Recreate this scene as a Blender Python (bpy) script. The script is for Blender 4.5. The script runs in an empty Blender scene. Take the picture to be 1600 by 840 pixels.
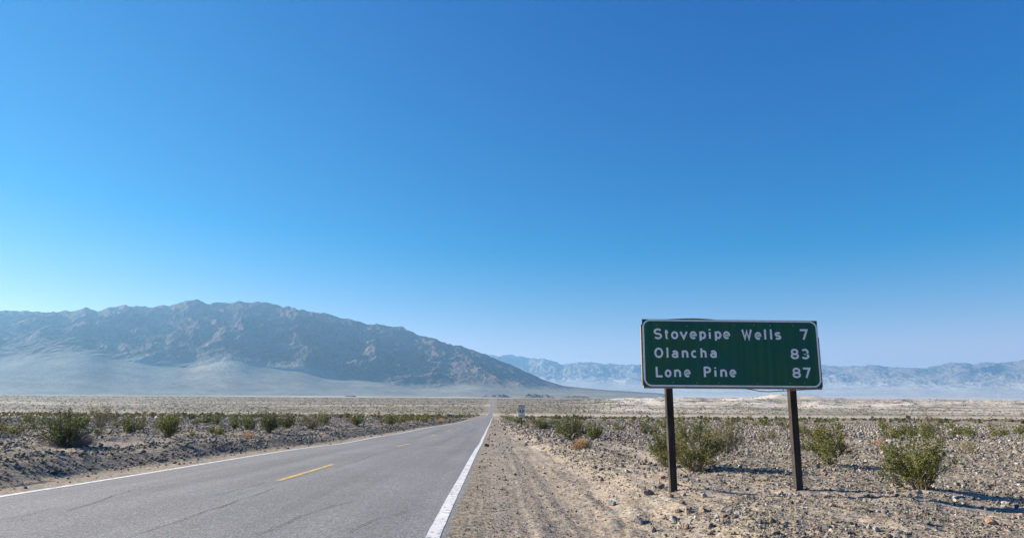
import bpy, bmesh, math, random
import numpy as np
from mathutils import Matrix, Vector

rng = np.random.default_rng(7)
random.seed(7)
SC = bpy.context.scene
COL = SC.collection

# ------------------------------------------------------------------ camera, world, sun, exposure
F_PX, PITCH, YAW, ROLL, CAM_Z = 1000.0, math.radians(10.87), math.radians(1.55), 0.0070, 1.5
FWD = np.array([math.sin(YAW)*math.cos(PITCH), math.cos(YAW)*math.cos(PITCH), math.sin(PITCH)])
RGT = np.array([math.cos(YAW), -math.sin(YAW), 0.0])
UPV = np.cross(RGT, FWD)
CX = RGT*math.cos(ROLL) + UPV*math.sin(ROLL)
CY = -RGT*math.sin(ROLL) + UPV*math.cos(ROLL)
cam = bpy.data.cameras.new('camera'); cam.sensor_width = 36.0; cam.lens = 36.0*F_PX/1600.0
cam.clip_start = 0.1; cam.clip_end = 200000.0
cam_o = bpy.data.objects.new('camera', cam); COL.objects.link(cam_o)
M = Matrix.Identity(4)
for i in range(3):
    M[i][0], M[i][1], M[i][2] = CX[i], CY[i], -FWD[i]
M[0][3], M[1][3], M[2][3] = 0.0, 0.0, CAM_Z
cam_o.matrix_world = M
SC.camera = cam_o

SUN_EL, SUN_AZ = math.radians(22.5), math.radians(-72.0)      # azimuth from +Y, clockwise seen from above
world = bpy.data.worlds.new('World'); SC.world = world; world.use_nodes = True
wn, wl = world.node_tree.nodes, world.node_tree.links
wn.clear()
sky = wn.new('ShaderNodeTexSky'); sky.sky_type = 'NISHITA'; sky.sun_disc = False
sky.sun_elevation = SUN_EL; sky.sun_rotation = SUN_AZ
sky.altitude = 0.0; sky.air_density = 1.0; sky.dust_density = 0.05; sky.ozone_density = 3.0
hsv = wn.new('ShaderNodeHueSaturation'); hsv.inputs['Saturation'].default_value = 1.5
bgn = wn.new('ShaderNodeBackground'); bgn.inputs['Strength'].default_value = 0.056
wo = wn.new('ShaderNodeOutputWorld')
wl.new(sky.outputs[0], hsv.inputs['Color']); 
def _grade(sock, gain, power, offset):                        # clear, dry desert air: deeper blue than the sea-level model
    a = wn.new('ShaderNodeMath'); a.operation = 'MULTIPLY_ADD'; a.inputs[1].default_value = 0.143; a.inputs[2].default_value = -offset; wl.new(sock, a.inputs[0])
    m_ = wn.new('ShaderNodeMath'); m_.operation = 'MAXIMUM'; m_.inputs[1].default_value = 0.002; wl.new(a.outputs[0], m_.inputs[0])
    p_ = wn.new('ShaderNodeMath'); p_.operation = 'POWER'; p_.inputs[1].default_value = power; wl.new(m_.outputs[0], p_.inputs[0])
    g_ = wn.new('ShaderNodeMath'); g_.operation = 'MULTIPLY'; g_.inputs[1].default_value = gain/0.143; wl.new(p_.outputs[0], g_.inputs[0])
    return g_.outputs[0]
sep_s, com_s = wn.new('ShaderNodeSeparateColor'), wn.new('ShaderNodeCombineColor'); wl.new(hsv.outputs[0], sep_s.inputs[0])
for _i, _g in enumerate(((1.0, 1.0, 0.045), (0.605, 0.68, 0.045), (0.73, 0.55, 0.0))):
    wl.new(_grade(sep_s.outputs[_i], *_g), com_s.inputs[_i])
wl.new(com_s.outputs[0], bgn.inputs['Color']); wl.new(bgn.outputs[0], wo.inputs['Surface'])
sun = bpy.data.lights.new('sun', 'SUN'); sun.energy = 5.0; sun.angle = math.radians(0.53); sun.color = (1.0, 0.90, 0.755)
sun_o = bpy.data.objects.new('sun', sun); COL.objects.link(sun_o)
SUN_DIR = Vector((math.sin(SUN_AZ)*math.cos(SUN_EL), math.cos(SUN_AZ)*math.cos(SUN_EL), math.sin(SUN_EL)))
sun_o.rotation_euler = SUN_DIR.to_track_quat('Z', 'Y').to_euler()
SC.view_settings.view_transform = 'Standard'; SC.view_settings.look = 'None'
SC.view_settings.exposure = 1.45; SC.view_settings.gamma = 1.0; SC.view_settings.use_curve_mapping = False
SC.render.engine = 'CYCLES'
SC.cycles.use_denoising = True; SC.cycles.denoiser = 'OPENIMAGEDENOISE'; SC.cycles.denoising_prefilter = 'NONE'; SC.cycles.denoising_input_passes = 'RGB_ALBEDO_NORMAL'
SC.cycles.use_adaptive_sampling = False
SC.cycles.volume_bounces = 1; SC.cycles.max_bounces = 5; SC.cycles.diffuse_bounces = 2; SC.cycles.glossy_bounces = 1
SC.cycles.transparent_max_bounces = 8
HAZE_DENSITY, HAZE_TOP = 4.0e-5, 1340.0

# ------------------------------------------------------------------ helpers
def perlin(x, y, seed=0):
    x = np.asarray(x, dtype=np.float64); y = np.asarray(y, dtype=np.float64)
    xi = np.floor(x).astype(np.int64); yi = np.floor(y).astype(np.int64)
    xf = x-xi; yf = y-yi
    def grad(ix, iy, dx, dy):
        h = (ix*374761393 + iy*668265263 + seed*974711) & 0xFFFFFFFF
        h = ((h ^ (h >> 13))*1274126177) & 0xFFFFFFFF
        h = (h ^ (h >> 16)) & 0xFFFF
        a = h*(2*math.pi/65536.0)
        return np.cos(a)*dx + np.sin(a)*dy
    u = xf*xf*xf*(xf*(xf*6-15)+10); v = yf*yf*yf*(yf*(yf*6-15)+10)
    a = grad(xi, yi, xf, yf); b = grad(xi+1, yi, xf-1, yf)
    c = grad(xi, yi+1, xf, yf-1); d = grad(xi+1, yi+1, xf-1, yf-1)
    return ((a+(b-a)*u) + ((c+(d-c)*u)-(a+(b-a)*u))*v)*1.5

def fbm(x, y, octs, seed=0, gain=0.5):
    s = 0; a = 1.0; t = 0
    for o in range(octs):
        s = s + a*perlin(x*2**o+o*17.3, y*2**o-o*9.1, seed+o); t += a; a *= gain
    return s/t

def ridged(x, y, octs, seed=0, gain=0.5):
    s = 0; a = 1.0; t = 0; w = 1.0
    for o in range(octs):
        n = 1.0-np.abs(perlin(x*2**o+o*31.7, y*2**o+o*5.3, seed+o)); n = n*n
        s = s + a*n*w; t += a; w = np.clip(n*1.6, 0, 1); a *= gain
    return s/t

def smooth(e0, e1, x):
    t = np.clip((np.asarray(x)-e0)/(e1-e0), 0, 1); return t*t*(3-2*t)

def mesh_np(name, verts, faces, mat=None, parent=None, col=None, smooth_shade=False, link=True):
    """verts (n,3); faces (m,k) all with k corners; col (n,3) point colours in an attribute called 'tint'"""
    verts = np.ascontiguousarray(verts, dtype=np.float32); faces = np.ascontiguousarray(faces, dtype=np.int32)
    me = bpy.data.meshes.new(name)
    n, m, k = len(verts), len(faces), faces.shape[1]
    me.vertices.add(n); me.vertices.foreach_set('co', verts.ravel())
    me.loops.add(m*k); me.loops.foreach_set('vertex_index', faces.ravel())
    me.polygons.add(m); me.polygons.foreach_set('loop_start', np.arange(0, m*k, k, dtype=np.int32))
    me.polygons.foreach_set('loop_total', np.full(m, k, dtype=np.int32))
    me.polygons.foreach_set('use_smooth', np.full(m, smooth_shade, dtype=bool))
    if col is not None:
        at_ = me.attributes.new('tint', 'FLOAT_COLOR', 'POINT')
        c4 = np.ones((n, 4), dtype=np.float32); c4[:, :3] = col
        at_.data.foreach_set('color', c4.ravel())
    me.update(calc_edges=True)
    if mat: me.materials.append(mat)
    if not link: return me
    o = bpy.data.objects.new(name, me); COL.objects.link(o)
    if parent: o.parent = parent
    return o

class MB:
    """collects boxes, tubes and prisms into one mesh"""
    def __init__(s): s.v = []; s.f = []
    def add(s, vs, fs):
        b = len(s.v); s.v += [tuple(v) for v in vs]; s.f += [tuple(b+i for i in f) for f in fs]
    def box(s, c, d, rot=None):
        vs = [Vector((sx*d[0]/2, sy*d[1]/2, sz*d[2]/2)) for sx in (-1, 1) for sy in (-1, 1) for sz in (-1, 1)]
        if rot is not None: vs = [rot @ v for v in vs]
        s.add([v+Vector(c) for v in vs], [(0,1,3,2),(4,6,7,5),(0,4,5,1),(2,3,7,6),(0,2,6,4),(1,5,7,3)])
    def tube(s, pts, rad, n=6):
        pts = [Vector(p) for p in pts]; rads = rad if isinstance(rad, (list, tuple)) else [rad]*len(pts)
        rings = []
        for i, p in enumerate(pts):
            t = (pts[min(i+1, len(pts)-1)]-pts[max(i-1, 0)]).normalized()
            a = t.orthogonal().normalized() if i == 0 else (pa - t*pa.dot(t)).normalized()
            pa = a; b = t.cross(a)
            rings.append([p + (a*math.cos(2*math.pi*k/n) + b*math.sin(2*math.pi*k/n))*rads[i] for k in range(n)])
        vs = [v for r in rings for v in r]; fs = []
        for i in range(len(pts)-1):
            for k in range(n):
                fs.append((i*n+k, i*n+(k+1)%n, (i+1)*n+(k+1)%n, (i+1)*n+k))
        fs.append(tuple(range(n-1, -1, -1))); fs.append(tuple((len(pts)-1)*n+k for k in range(n)))
        s.add(vs, fs)
    def disc(s, c, r, depth, n=10):          # short cylinder facing -Y
        a = [(c[0]+r*math.cos(2*math.pi*k/n), c[1], c[2]+r*math.sin(2*math.pi*k/n)) for k in range(n)]
        b = [(x, y-depth, z) for x, y, z in a]
        s.add(a+b, [tuple(n+k for k in range(n))] + [(k, (k+1)%n, n+(k+1)%n, n+k) for k in range(n)])
    def build(s, name, mat, parent=None, bevel=0.0):
        me = bpy.data.meshes.new(name); me.from_pydata(s.v, [], s.f); me.update()
        bm = bmesh.new(); bm.from_mesh(me); bmesh.ops.recalc_face_normals(bm, faces=bm.faces)
        if bevel: bmesh.ops.bevel(bm, geom=list(bm.edges), offset=bevel, segments=2, affect='EDGES', profile=0.7)
        bm.to_mesh(me); bm.free()
        if mat: me.materials.append(mat)
        o = bpy.data.objects.new(name, me); COL.objects.link(o)
        if parent: o.parent = parent
        return o

def tag(o, label=None, cat=None, group=None, kind=None):
    if label: o['label'] = label
    if cat: o['category'] = cat
    if group: o['group'] = group
    if kind: o['kind'] = kind
    return o

def empty(name, loc, rz=0.0):
    o = bpy.data.objects.new(name, None); COL.objects.link(o); o.location = loc; o.rotation_euler = (0, 0, rz)
    o.empty_display_size = 0.1
    return o

def copy_tree(o, parent=None):
    c = o.copy(); COL.objects.link(c)
    if parent: c.parent = parent
    for ch in list(o.children): copy_tree(ch, c)
    return c

class NT:
    def __init__(s, name):
        s.m = bpy.data.materials.new(name); s.m.use_nodes = True; s.n = s.m.node_tree.nodes; s.l = s.m.node_tree.links
        s.p = s.n['Principled BSDF']; s.p.inputs['Specular IOR Level'].default_value = 0.2
    def new(s, t, **kw):
        n = s.n.new(t)
        for k, v in kw.items():
            if k in n.inputs: n.inputs[k].default_value = v
            else: setattr(n, k, v)
        return n
    def coords(s): return s.new('ShaderNodeTexCoord').outputs['Object']
    def attr(s, nm='tint'):
        a = s.new('ShaderNodeAttribute'); a.attribute_name = nm; return a.outputs['Color']
    def noise(s, vec, scale, detail=4, rough=0.6, dist=0.0):
        n = s.new('ShaderNodeTexNoise', Scale=scale, Detail=detail, Roughness=rough, Distortion=dist)
        s.l.new(vec, n.inputs['Vector']); return n.outputs['Fac']
    def vor(s, vec, scale, feature='F1', out='Distance'):
        n = s.new('ShaderNodeTexVoronoi', Scale=scale); n.feature = feature
        s.l.new(vec, n.inputs['Vector']); return n.outputs[out]
    def ramp(s, fac, stops):
        r = s.new('ShaderNodeValToRGB'); e = r.color_ramp.elements
        while len(e) < len(stops): e.new(0.5)
        for el, (p, c) in zip(e, stops):
            el.position = p; el.color = (c, c, c, 1) if isinstance(c, (int, float)) else (*c, 1)
        s.l.new(fac, r.inputs['Fac']); return r.outputs['Color']
    def mix(s, a, b, fac, mode='MIX'):
        n = s.new('ShaderNodeMix'); n.data_type = 'RGBA'; n.blend_type = mode
        for sock, v in ((n.inputs[0], fac), (n.inputs[6], a), (n.inputs[7], b)):
            if isinstance(v, (int, float)): sock.default_value = v
            elif isinstance(v, tuple): sock.default_value = (*v, 1)
            else: s.l.new(v, sock)
        return n.outputs[2]
    def math(s, op, a, b=0.0):
        n = s.new('ShaderNodeMath'); n.operation = op
        for sock, v in ((n.inputs[0], a), (n.inputs[1], b)):
            if isinstance(v, (int, float)): sock.default_value = v
            else: s.l.new(v, sock)
        return n.outputs[0]
    def bump(s, h, strength=0.5, dist=0.02, prev=None):
        b = s.new('ShaderNodeBump', Strength=strength, Distance=dist); s.l.new(h, b.inputs['Height'])
        if prev is not None: s.l.new(prev, b.inputs['Normal'])
        return b.outputs['Normal']
    def done(s, color=None, rough=0.9, normal=None, spec=None):
        if color is not None:
            if isinstance(color, tuple): s.p.inputs['Base Color'].default_value = (*color, 1)
            else: s.l.new(color, s.p.inputs['Base Color'])
        if isinstance(rough, (int, float)): s.p.inputs['Roughness'].default_value = rough
        else: s.l.new(rough, s.p.inputs['Roughness'])
        if normal is not None: s.l.new(normal, s.p.inputs['Normal'])
        if spec is not None: s.p.inputs['Specular IOR Level'].default_value = spec
        return s.m

# ------------------------------------------------------------------ lie of the land
PY = np.array([-400,-60,-20,0,6.8,9.6,13.3,18,20.3,26.5,31.2,43.6,46.9,55,61.6,74,105,162,220,330,500,692,1000,1300,1800,2250,2650,3500,5000,8000,30000.])
PZ = np.array([10.,.60,-.60,-1.23,-1.45,-1.535,-1.68,-1.85,-1.935,-2.2,-2.44,-2.875,-3.02,-3.32,-3.53,-3.97,-5.17,-7.12,-8.98,-13.0,-19.2,-25.3,-31.0,-31.5,-28,-24,-30,-36,-38,-40,-40.])+1.5
def _pchip_slopes(x, y):
    h = np.diff(x); d = np.diff(y)/h; m = np.zeros_like(y); m[0] = d[0]; m[-1] = d[-1]
    for i in range(1, len(y)-1):
        m[i] = 0 if d[i-1]*d[i] <= 0 else 3*(h[i-1]+h[i])/((2*h[i]+h[i-1])/d[i-1]+(h[i]+2*h[i-1])/d[i])
    return m
PM = _pchip_slopes(PY, PZ)
def prof(Y):
    Y = np.clip(np.asarray(Y, dtype=np.float64), PY[0], PY[-1]); i = np.clip(np.searchsorted(PY, Y)-1, 0, len(PY)-2)
    h = PY[i+1]-PY[i]; t = (Y-PY[i])/h
    return PZ[i]*(1+2*t)*(1-t)**2 + h*PM[i]*t*(1-t)**2 + PZ[i+1]*t*t*(3-2*t) - h*PM[i+1]*t*t*(1-t)

ROAD_L, ROAD_R, ROAD_MID, LINE_L, LINE_R, ROAD_END = -7.30, -0.44, -3.89, -7.17, -0.60, 2420.0
OX = np.array([-5000,-60,-25,-16,-13.6,-12.9,-12.2,-11.2,-10.4,-9.7,-9.2,-8.75,-8.35,-8.1,-7.7,-7.35,-7.2,-.72,-.47,.1,1.0,1.7,2.3,3.0,4.4,5.4,6.4,7.6,9.2,14,40,5000.])
OZ = np.array([0,.1,.22,.24,.22,.36,.24,.20,.23,.27,.23,.13,.03,.0,-.02,-.02,-.07,-.07,.000,.003,-.02,.03,.20,.28,.27,.24,.20,.12,.04,.12,.05,0.])
def road_z(X, Y):
    return prof(Y) + 0.03*(1-np.clip(np.abs(X-ROAD_MID)/3.4, 0, 1)**2)

def sand_mask(X, Y):
    """smooth, almost stone-free sand: tyre track and little washes right of the road, gaps on the plain"""
    w = fbm(X*0.35, Y*0.12, 3, 91)
    s1 = np.exp(-((X-1.75-0.25*np.sin(Y*0.21)-0.5*w)/0.24)**2)*smooth(3, 7, Y)*(1-smooth(30, 60, Y))
    c2 = 3.0 + 0.7*(Y-11)*0.16 + 0.5*w
    s2 = np.exp(-((X-c2)/0.42)**2)*smooth(10.4, 11.5, Y)*(1-smooth(17, 24, Y))
    c3 = 9.4 + 0.5*w + 0.3*np.sin(X*0.8)                       # wash running along X behind and right of the sign
    s3 = np.exp(-((Y-(c3-0.10*(X-5)))/0.55)**2)*smooth(4.4, 5.6, X)
    s4 = np.exp(-((Y-(12.3+0.35*(X-6)*0.5+0.8*w))/0.30)**2)*smooth(4.2, 6, X)*(1-smooth(13, 18, X))
    s5 = smooth(0.30, 0.55, fbm(X*0.13+3.1, Y*0.07, 3, 55))*smooth(1.2, 2.5, np.abs(X+3.9)-3.9)*0.8
    s6 = np.exp(-((X-3.5-0.25*np.sin(Y*1.4))/0.28)**2)*(1-smooth(6.4, 7.4, Y))
    s7 = np.exp(-((X+7.78)/0.28)**2)*0.6
    s8 = np.exp(-((X-6.6)/2.0)**2-((Y-7.3-0.25*w)/0.75)**2)*1.3
    s6 = np.maximum(s6, np.clip(s8, 0, 1)/0.8*0.8)
    return np.clip(np.maximum.reduce([s1*0.6, s2, s3, s4, s5, s6*0.8, s7]), 0, 1)

def ground_z(X, Y, fine=True):
    X = np.asarray(X, dtype=np.float64); Y = np.asarray(Y, dtype=np.float64)
    X2 = X + np.where(X < -8.0, 0.35*perlin(Y*0.35, X*0+3.3, 5) + 0.12*perlin(Y*1.3, X*0+1.3, 6), 0.30*perlin(Y*0.25, X*0+7.7, 7)*smooth(0.6, 1.6, X))
    off = np.interp(X2, OX, OZ)
    amp = np.where(X < -8.3, 1+0.5*perlin(Y*0.21, X*0+0.7, 8), 1.0)
    fade = 1-smooth(120, 400, np.hypot(X, Y))*0.8
    z = prof(Y) + off*np.where(off > 0, amp, 1)*fade
    side = smooth(0.0, 2.0, np.maximum(X-0.2, -8.1-X)); inroad = (X > -7.6) & (X < -0.52)
    n = 0.09*fbm(X*0.22, Y*0.22, 2, 11) + 0.050*fbm(X*0.9, Y*0.9, 2, 12)
    sm = sand_mask(X, Y)
    if fine:
        n = n + (1-0.75*sm)*(0.040*fbm(X*2.8, Y*2.8, 2, 13) + 0.022*fbm(X*9, Y*9, 2, 14))
        z = z + np.where(inroad, 0, 1)*((1-side)*0.008*fbm(X*5, Y*5, 3, 15) + 0.022*fbm(X*3.2, Y*0.10, 3, 37)*smooth(0.1, 0.5, X)*(1-smooth(2.0, 3.0, X)))
    z = z + n*side - 0.05*sm*side*smooth(1.5, 3, X)
    # wind-blown dunes out on the plain to the right, low ones further off
    R = np.hypot(X, Y)
    dm = smooth(1350, 1600, Y)*(1-smooth(2500, 3300, Y))*smooth(0.13, 0.24, X/np.maximum(Y, 1))
    if np.any(dm > 0):
        d = ridged(X/260.0, Y/160.0, 3, 33)
        z = z + dm*(np.clip(d-0.33, 0, 1)*17.0)
        pk = np.exp(-((X-985.0)/75)**2-((Y-2150.0)/130)**2)*15 + np.exp(-((X-1085.0)/60)**2-((Y-2200.0)/110)**2)*9 + np.exp(-((X-900.0)/60)**2-((Y-2120.0)/110)**2)*8
        z = z + dm*pk
    rise = smooth(700, 2600, R)*1.2*fbm(X/180.0, Y/180.0, 2, 44)
    return z + rise*np.where(np.abs(X+3.9) < 40, 0.0, 1.0)

def pix_ray(px, py):
    return FWD*F_PX + CX*(px-800.0) + CY*(420.0-py)
_T = np.geomspace(2.0, 6000.0, 2600)
def at(px, py):
    """where the line of sight of a photo pixel meets the ground"""
    d = pix_ray(px, py); d = d/np.hypot(d[0], d[1])
    X, Y, Z = d[0]*_T, d[1]*_T, CAM_Z+d[2]*_T
    k = np.argmax(Z < ground_z(X, Y, False))
    if k == 0: k = len(_T)-1
    x, y = X[k], Y[k]
    return float(x), float(y), float(ground_z(x, y, False))
def px_scale(x, y):
    return F_PX/(np.dot(FWD, (x, y, -1.5)))            # photo pixels per metre there

# ------------------------------------------------------------------ materials of the setting
def ground_material():
    t = NT('desert_ground'); c = t.coords(); base = t.attr('tint')
    peb = t.vor(c, 26.0, out='Color'); sep = t.new('ShaderNodeSeparateColor'); t.l.new(peb, sep.inputs[0])
    pv = t.ramp(sep.outputs[0], [(0.0, 0.50), (0.45, 0.92), (0.8, 1.06), (1.0, 1.28)])
    big = t.vor(c, 7.0, out='Color'); sep2 = t.new('ShaderNodeSeparateColor'); t.l.new(big, sep2.inputs[0])
    bv = t.ramp(sep2.outputs[1], [(0.0, 0.74), (0.5, 0.98), (1.0, 1.14)])
    n1 = t.ramp(t.noise(c, 1.1, 5, 0.65), [(0.25, 0.82), (0.75, 1.16)])
    n2 = t.ramp(t.noise(c, 0.035, 5, 0.6), [(0.3, 0.86), (0.7, 1.12)])
    al = t.new('ShaderNodeAttribute'); al.attribute_name = 'stony'; stony = al.outputs['Fac']
    pv = t.mix((1, 1, 1), pv, t.math('MULTIPLY_ADD', stony, 0.8)); bv = t.mix((1, 1, 1), bv, stony)
    col = t.mix(base, pv, 1.0, 'MULTIPLY'); col = t.mix(col, bv, 1.0, 'MULTIPLY')
    col = t.mix(col, n1, 1.0, 'MULTIPLY'); col = t.mix(col, n2, 1.0, 'MULTIPLY')
    warm = t.ramp(t.noise(c, 3.3, 3), [(0.35, (0.94, 0.98, 1.06)), (0.65, (1.07, 1.0, 0.92))])
    col = t.mix(col, warm, 1.0, 'MULTIPLY')
    h1 = t.math('MULTIPLY', t.vor(c, 26.0), -1.0); h2 = t.noise(c, 70.0, 3, 0.7)
    nb = t.bump(h1, 0.25, 0.02); nb = t.bump(h2, 0.35, 0.01, nb)
    return t.done(col, 0.95, nb, 0.1)
M_GROUND = ground_material()

def asphalt_material():
    t = NT('worn_asphalt'); c = t.coords()
    agg = t.vor(c, 95.0, out='Color'); s = t.new('ShaderNodeSeparateColor'); t.l.new(agg, s.inputs[0])
    av = t.ramp(s.outputs[0], [(0, 0.55), (0.5, 0.95), (0.85, 1.12), (1.0, 1.75)])
    agg2 = t.vor(c, 40.0, out='Color'); s2 = t.new('ShaderNodeSeparateColor'); t.l.new(agg2, s2.inputs[0])
    av2 = t.ramp(s2.outputs[0], [(0, 0.80), (0.5, 1.0), (1.0, 1.2)])
    mp = t.new('ShaderNodeMapping'); mp.inputs['Scale'].default_value = (1.3, 0.03, 1); t.l.new(c, mp.inputs['Vector'])
    lanes = t.ramp(t.noise(mp.outputs[0], 1.0, 4, 0.55), [(0.3, 0.80), (0.7, 1.12)])
    big = t.ramp(t.noise(c, 0.35, 5, 0.6), [(0.3, 0.91), (0.7, 1.08)])
    base = t.mix((0.184, 0.182, 0.180), av, 1.0, 'MULTIPLY')
    base = t.mix(base, av2, 1.0, 'MULTIPLY'); base = t.mix(base, lanes, 1.0, 'MULTIPLY'); base = t.mix(base, big, 1.0, 'MULTIPLY')
    nb = t.bump(t.math('MULTIPLY', t.vor(c, 95.0), -1.0), 0.35, 0.006)
    return t.done(base, 0.85, nb, 0.25)
M_ASPHALT = asphalt_material()

def paint_material(name, rgb, worn, wscale=9.0):
    t = NT(name); c = t.coords()
    w = t.noise(c, wscale, 8, 0.75); chips = t.ramp(w, [(worn, 0.0), (worn+0.07, 1.0)])
    grime = t.ramp(t.noise(c, 2.2, 5, 0.6), [(0.3, 0.80), (0.7, 1.0)])
    p = t.mix(rgb, grime, 1.0, 'MULTIPLY')
    return t.done(t.mix((0.17, 0.165, 0.16), p, chips), 0.75, t.bump(t.noise(c, 110, 3), 0.25, 0.004), 0.25)
M_WHITE_LINE = paint_material('white_road_paint', (0.66, 0.66, 0.64), 0.40)
M_YELLOW_LINE = paint_material('yellow_road_paint', (0.60, 0.40, 0.13), 0.40)
M_CRACK = NT('asphalt_crack').done((0.030, 0.029, 0.029), 0.95)

# ------------------------------------------------------------------ ground sheet: rings round the standpoint, fine where the photo looks
def build_ground():
    a_f = np.linspace(math.radians(-47), math.radians(49), 1250)
    a_c = np.linspace(math.radians(49), math.radians(360-47), 120)[1:-1]
    ang = np.concatenate([a_f, a_c])
    r = [1.2]
    while r[-1] < 26000:
        k = 1.02 if r[-1] < 4.2 else (1.0042 if r[-1] < 50 else 1.014)
        r.append(r[-1]*k)
    r = np.array(r); nr, na = len(r), len(ang)
    R, A = np.meshgrid(r, ang, indexing='ij')
    X, Y = R*np.sin(A), R*np.cos(A)
    Z = ground_z(X, Y)
    
    V = np.stack([X, Y, Z], -1).reshape(-1, 3)
    i, j = np.meshgrid(np.arange(nr-1), np.arange(na), indexing='ij'); j2 = (j+1) % na
    Fq = np.stack([i*na+j, (i+1)*na+j, (i+1)*na+j2, i*na+j2], -1).reshape(-1, 4)[:, ::-1]
    # soil colours: gravel, sand, far bands of playa and scrub, painted dust haze far right
    x, y, rr = V[:, 0].astype(float), V[:, 1].astype(float), np.hypot(V[:, 0], V[:, 1]).astype(float)
    sm = sand_mask(x, y)[:, None]
    gravel = np.array([0.262, 0.225, 0.168]); sand = np.array([0.37, 0.308, 0.238]); pale = np.array([0.50, 0.43, 0.34]); scrub = np.array([0.235, 0.205, 0.145])
    C = gravel*(1-sm) + sand*sm
    bermy = (np.exp(-((x+9.3)/1.0)**2) + 0.6*np.exp(-((x+12.8)/0.7)**2))[:, None]*(1-smooth(60, 160, y))[:, None]
    C = C*(1-0.4*np.clip(bermy, 0, 1)) + np.array([0.18, 0.155, 0.125])*0.4*np.clip(bermy, 0, 1)
    sh = (smooth(-0.4, 0.1, x)*(1-smooth(1.6, 2.4, x)))[:, None]
    C = C*(1-sh*0.6) + np.array([0.292, 0.250, 0.203])*sh*0.6
    trk = (0.55*fbm(x*3.2, y*0.10, 3, 37)+0.35*fbm(x*1.1, y*0.6, 4, 38))[:, None]*(smooth(-0.3, 0.2, x)*(1-smooth(2.2, 3.2, x)))[:, None]
    C = C*(1+0.42*trk)*(1-0.02*trk*np.array([0, 1, 3]))
    n = fbm(x/90.0, y/30.0, 4, 21)
    b1 = np.exp(-((y-(830+60*n+np.where(x < 0, 60, 0)))/np.where(x > 0, 120, 45))**2)*np.where(x > -10, 0.85, 0.55+0.4*n)
    C = C*(1-np.clip(b1, 0, 1))[:, None] + pale*np.clip(b1, 0, 1)[:, None]
    b2 = smooth(900, 1050, y)
    n2 = fbm(x/400.0, y/160.0, 5, 23)
    n3 = fbm(x/1500.0+5, y/55.0, 4, 27)
    tone = (1+0.30*n2+0.38*n3)[:, None]*np.where(n3[:, None] > 0, np.array([1.03, 1.0, 0.95]), np.array([1.0, 0.98, 0.98]))
    C = C*(1-b2)[:, None] + scrub*tone*b2[:, None]
    sr = smooth(0.10, 0.20, x/np.maximum(y, 1))*smooth(950, 1200, y)*(1-smooth(3000, 3600, y))*np.clip(0.62+1.1*n2+0.9*n3, 0, 1)
    C = C*(1-sr)[:, None] + np.array([0.60, 0.53, 0.425])*sr[:, None]
    strip = smooth(0.05, 0.2, n2+0.12)*np.exp(-((y-1500)/120)**2)*np.where(x < 0, 0.75, 0)
    C = C*(1-strip)[:, None] + pale*strip[:, None]
    pl = smooth(3600, 4000, y)*(1-smooth(4700, 4950, y))*np.clip(0.15+1.5*fbm(x/700.0, y/200.0, 3, 29), 0, 0.75)*(1-smooth(-200, 400, x))*smooth(-0.50, -0.36, x/np.maximum(y, 1))
    C = C*(1-pl)[:, None] + np.array([0.66, 0.62, 0.56])*pl[:, None]
    fb = smooth(4600, 6000, y)*smooth(0.06, 0.14, x/np.maximum(y, 1)); C = C*(1-fb)[:, None] + np.array([0.44, 0.41, 0.36])*fb[:, None]  # far ground paled to imitate the dust haze below the distant range
    st = 1-0.85*sm[:, 0]; st = st*(1-0.65*sh[:, 0])
    st = st*(1-0.6*smooth(300, 1500, rr))
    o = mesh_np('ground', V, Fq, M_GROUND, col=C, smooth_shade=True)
    a2 = o.data.attributes.new('stony', 'FLOAT', 'POINT'); a2.data.foreach_set('value', st.astype(np.float32))
    tag(o, kind='structure')
    # the small disc under the standpoint
    nc = 24; vs = [(0, 0, float(ground_z(0, 0)))]+[(1.215*math.sin(2*math.pi*k/nc), 1.215*math.cos(2*math.pi*k/nc), float(ground_z(1.215*math.sin(2*math.pi*k/nc), 1.215*math.cos(2*math.pi*k/nc)))-0.004) for k in range(nc)]
    bmv = mesh_np('ground_underfoot', vs, [(0, 1+(k+1) % nc, 1+k) for k in range(nc)], M_GROUND, col=np.tile(gravel, (nc+1, 1)))
    tag(bmv, kind='structure')
build_ground()

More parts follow.
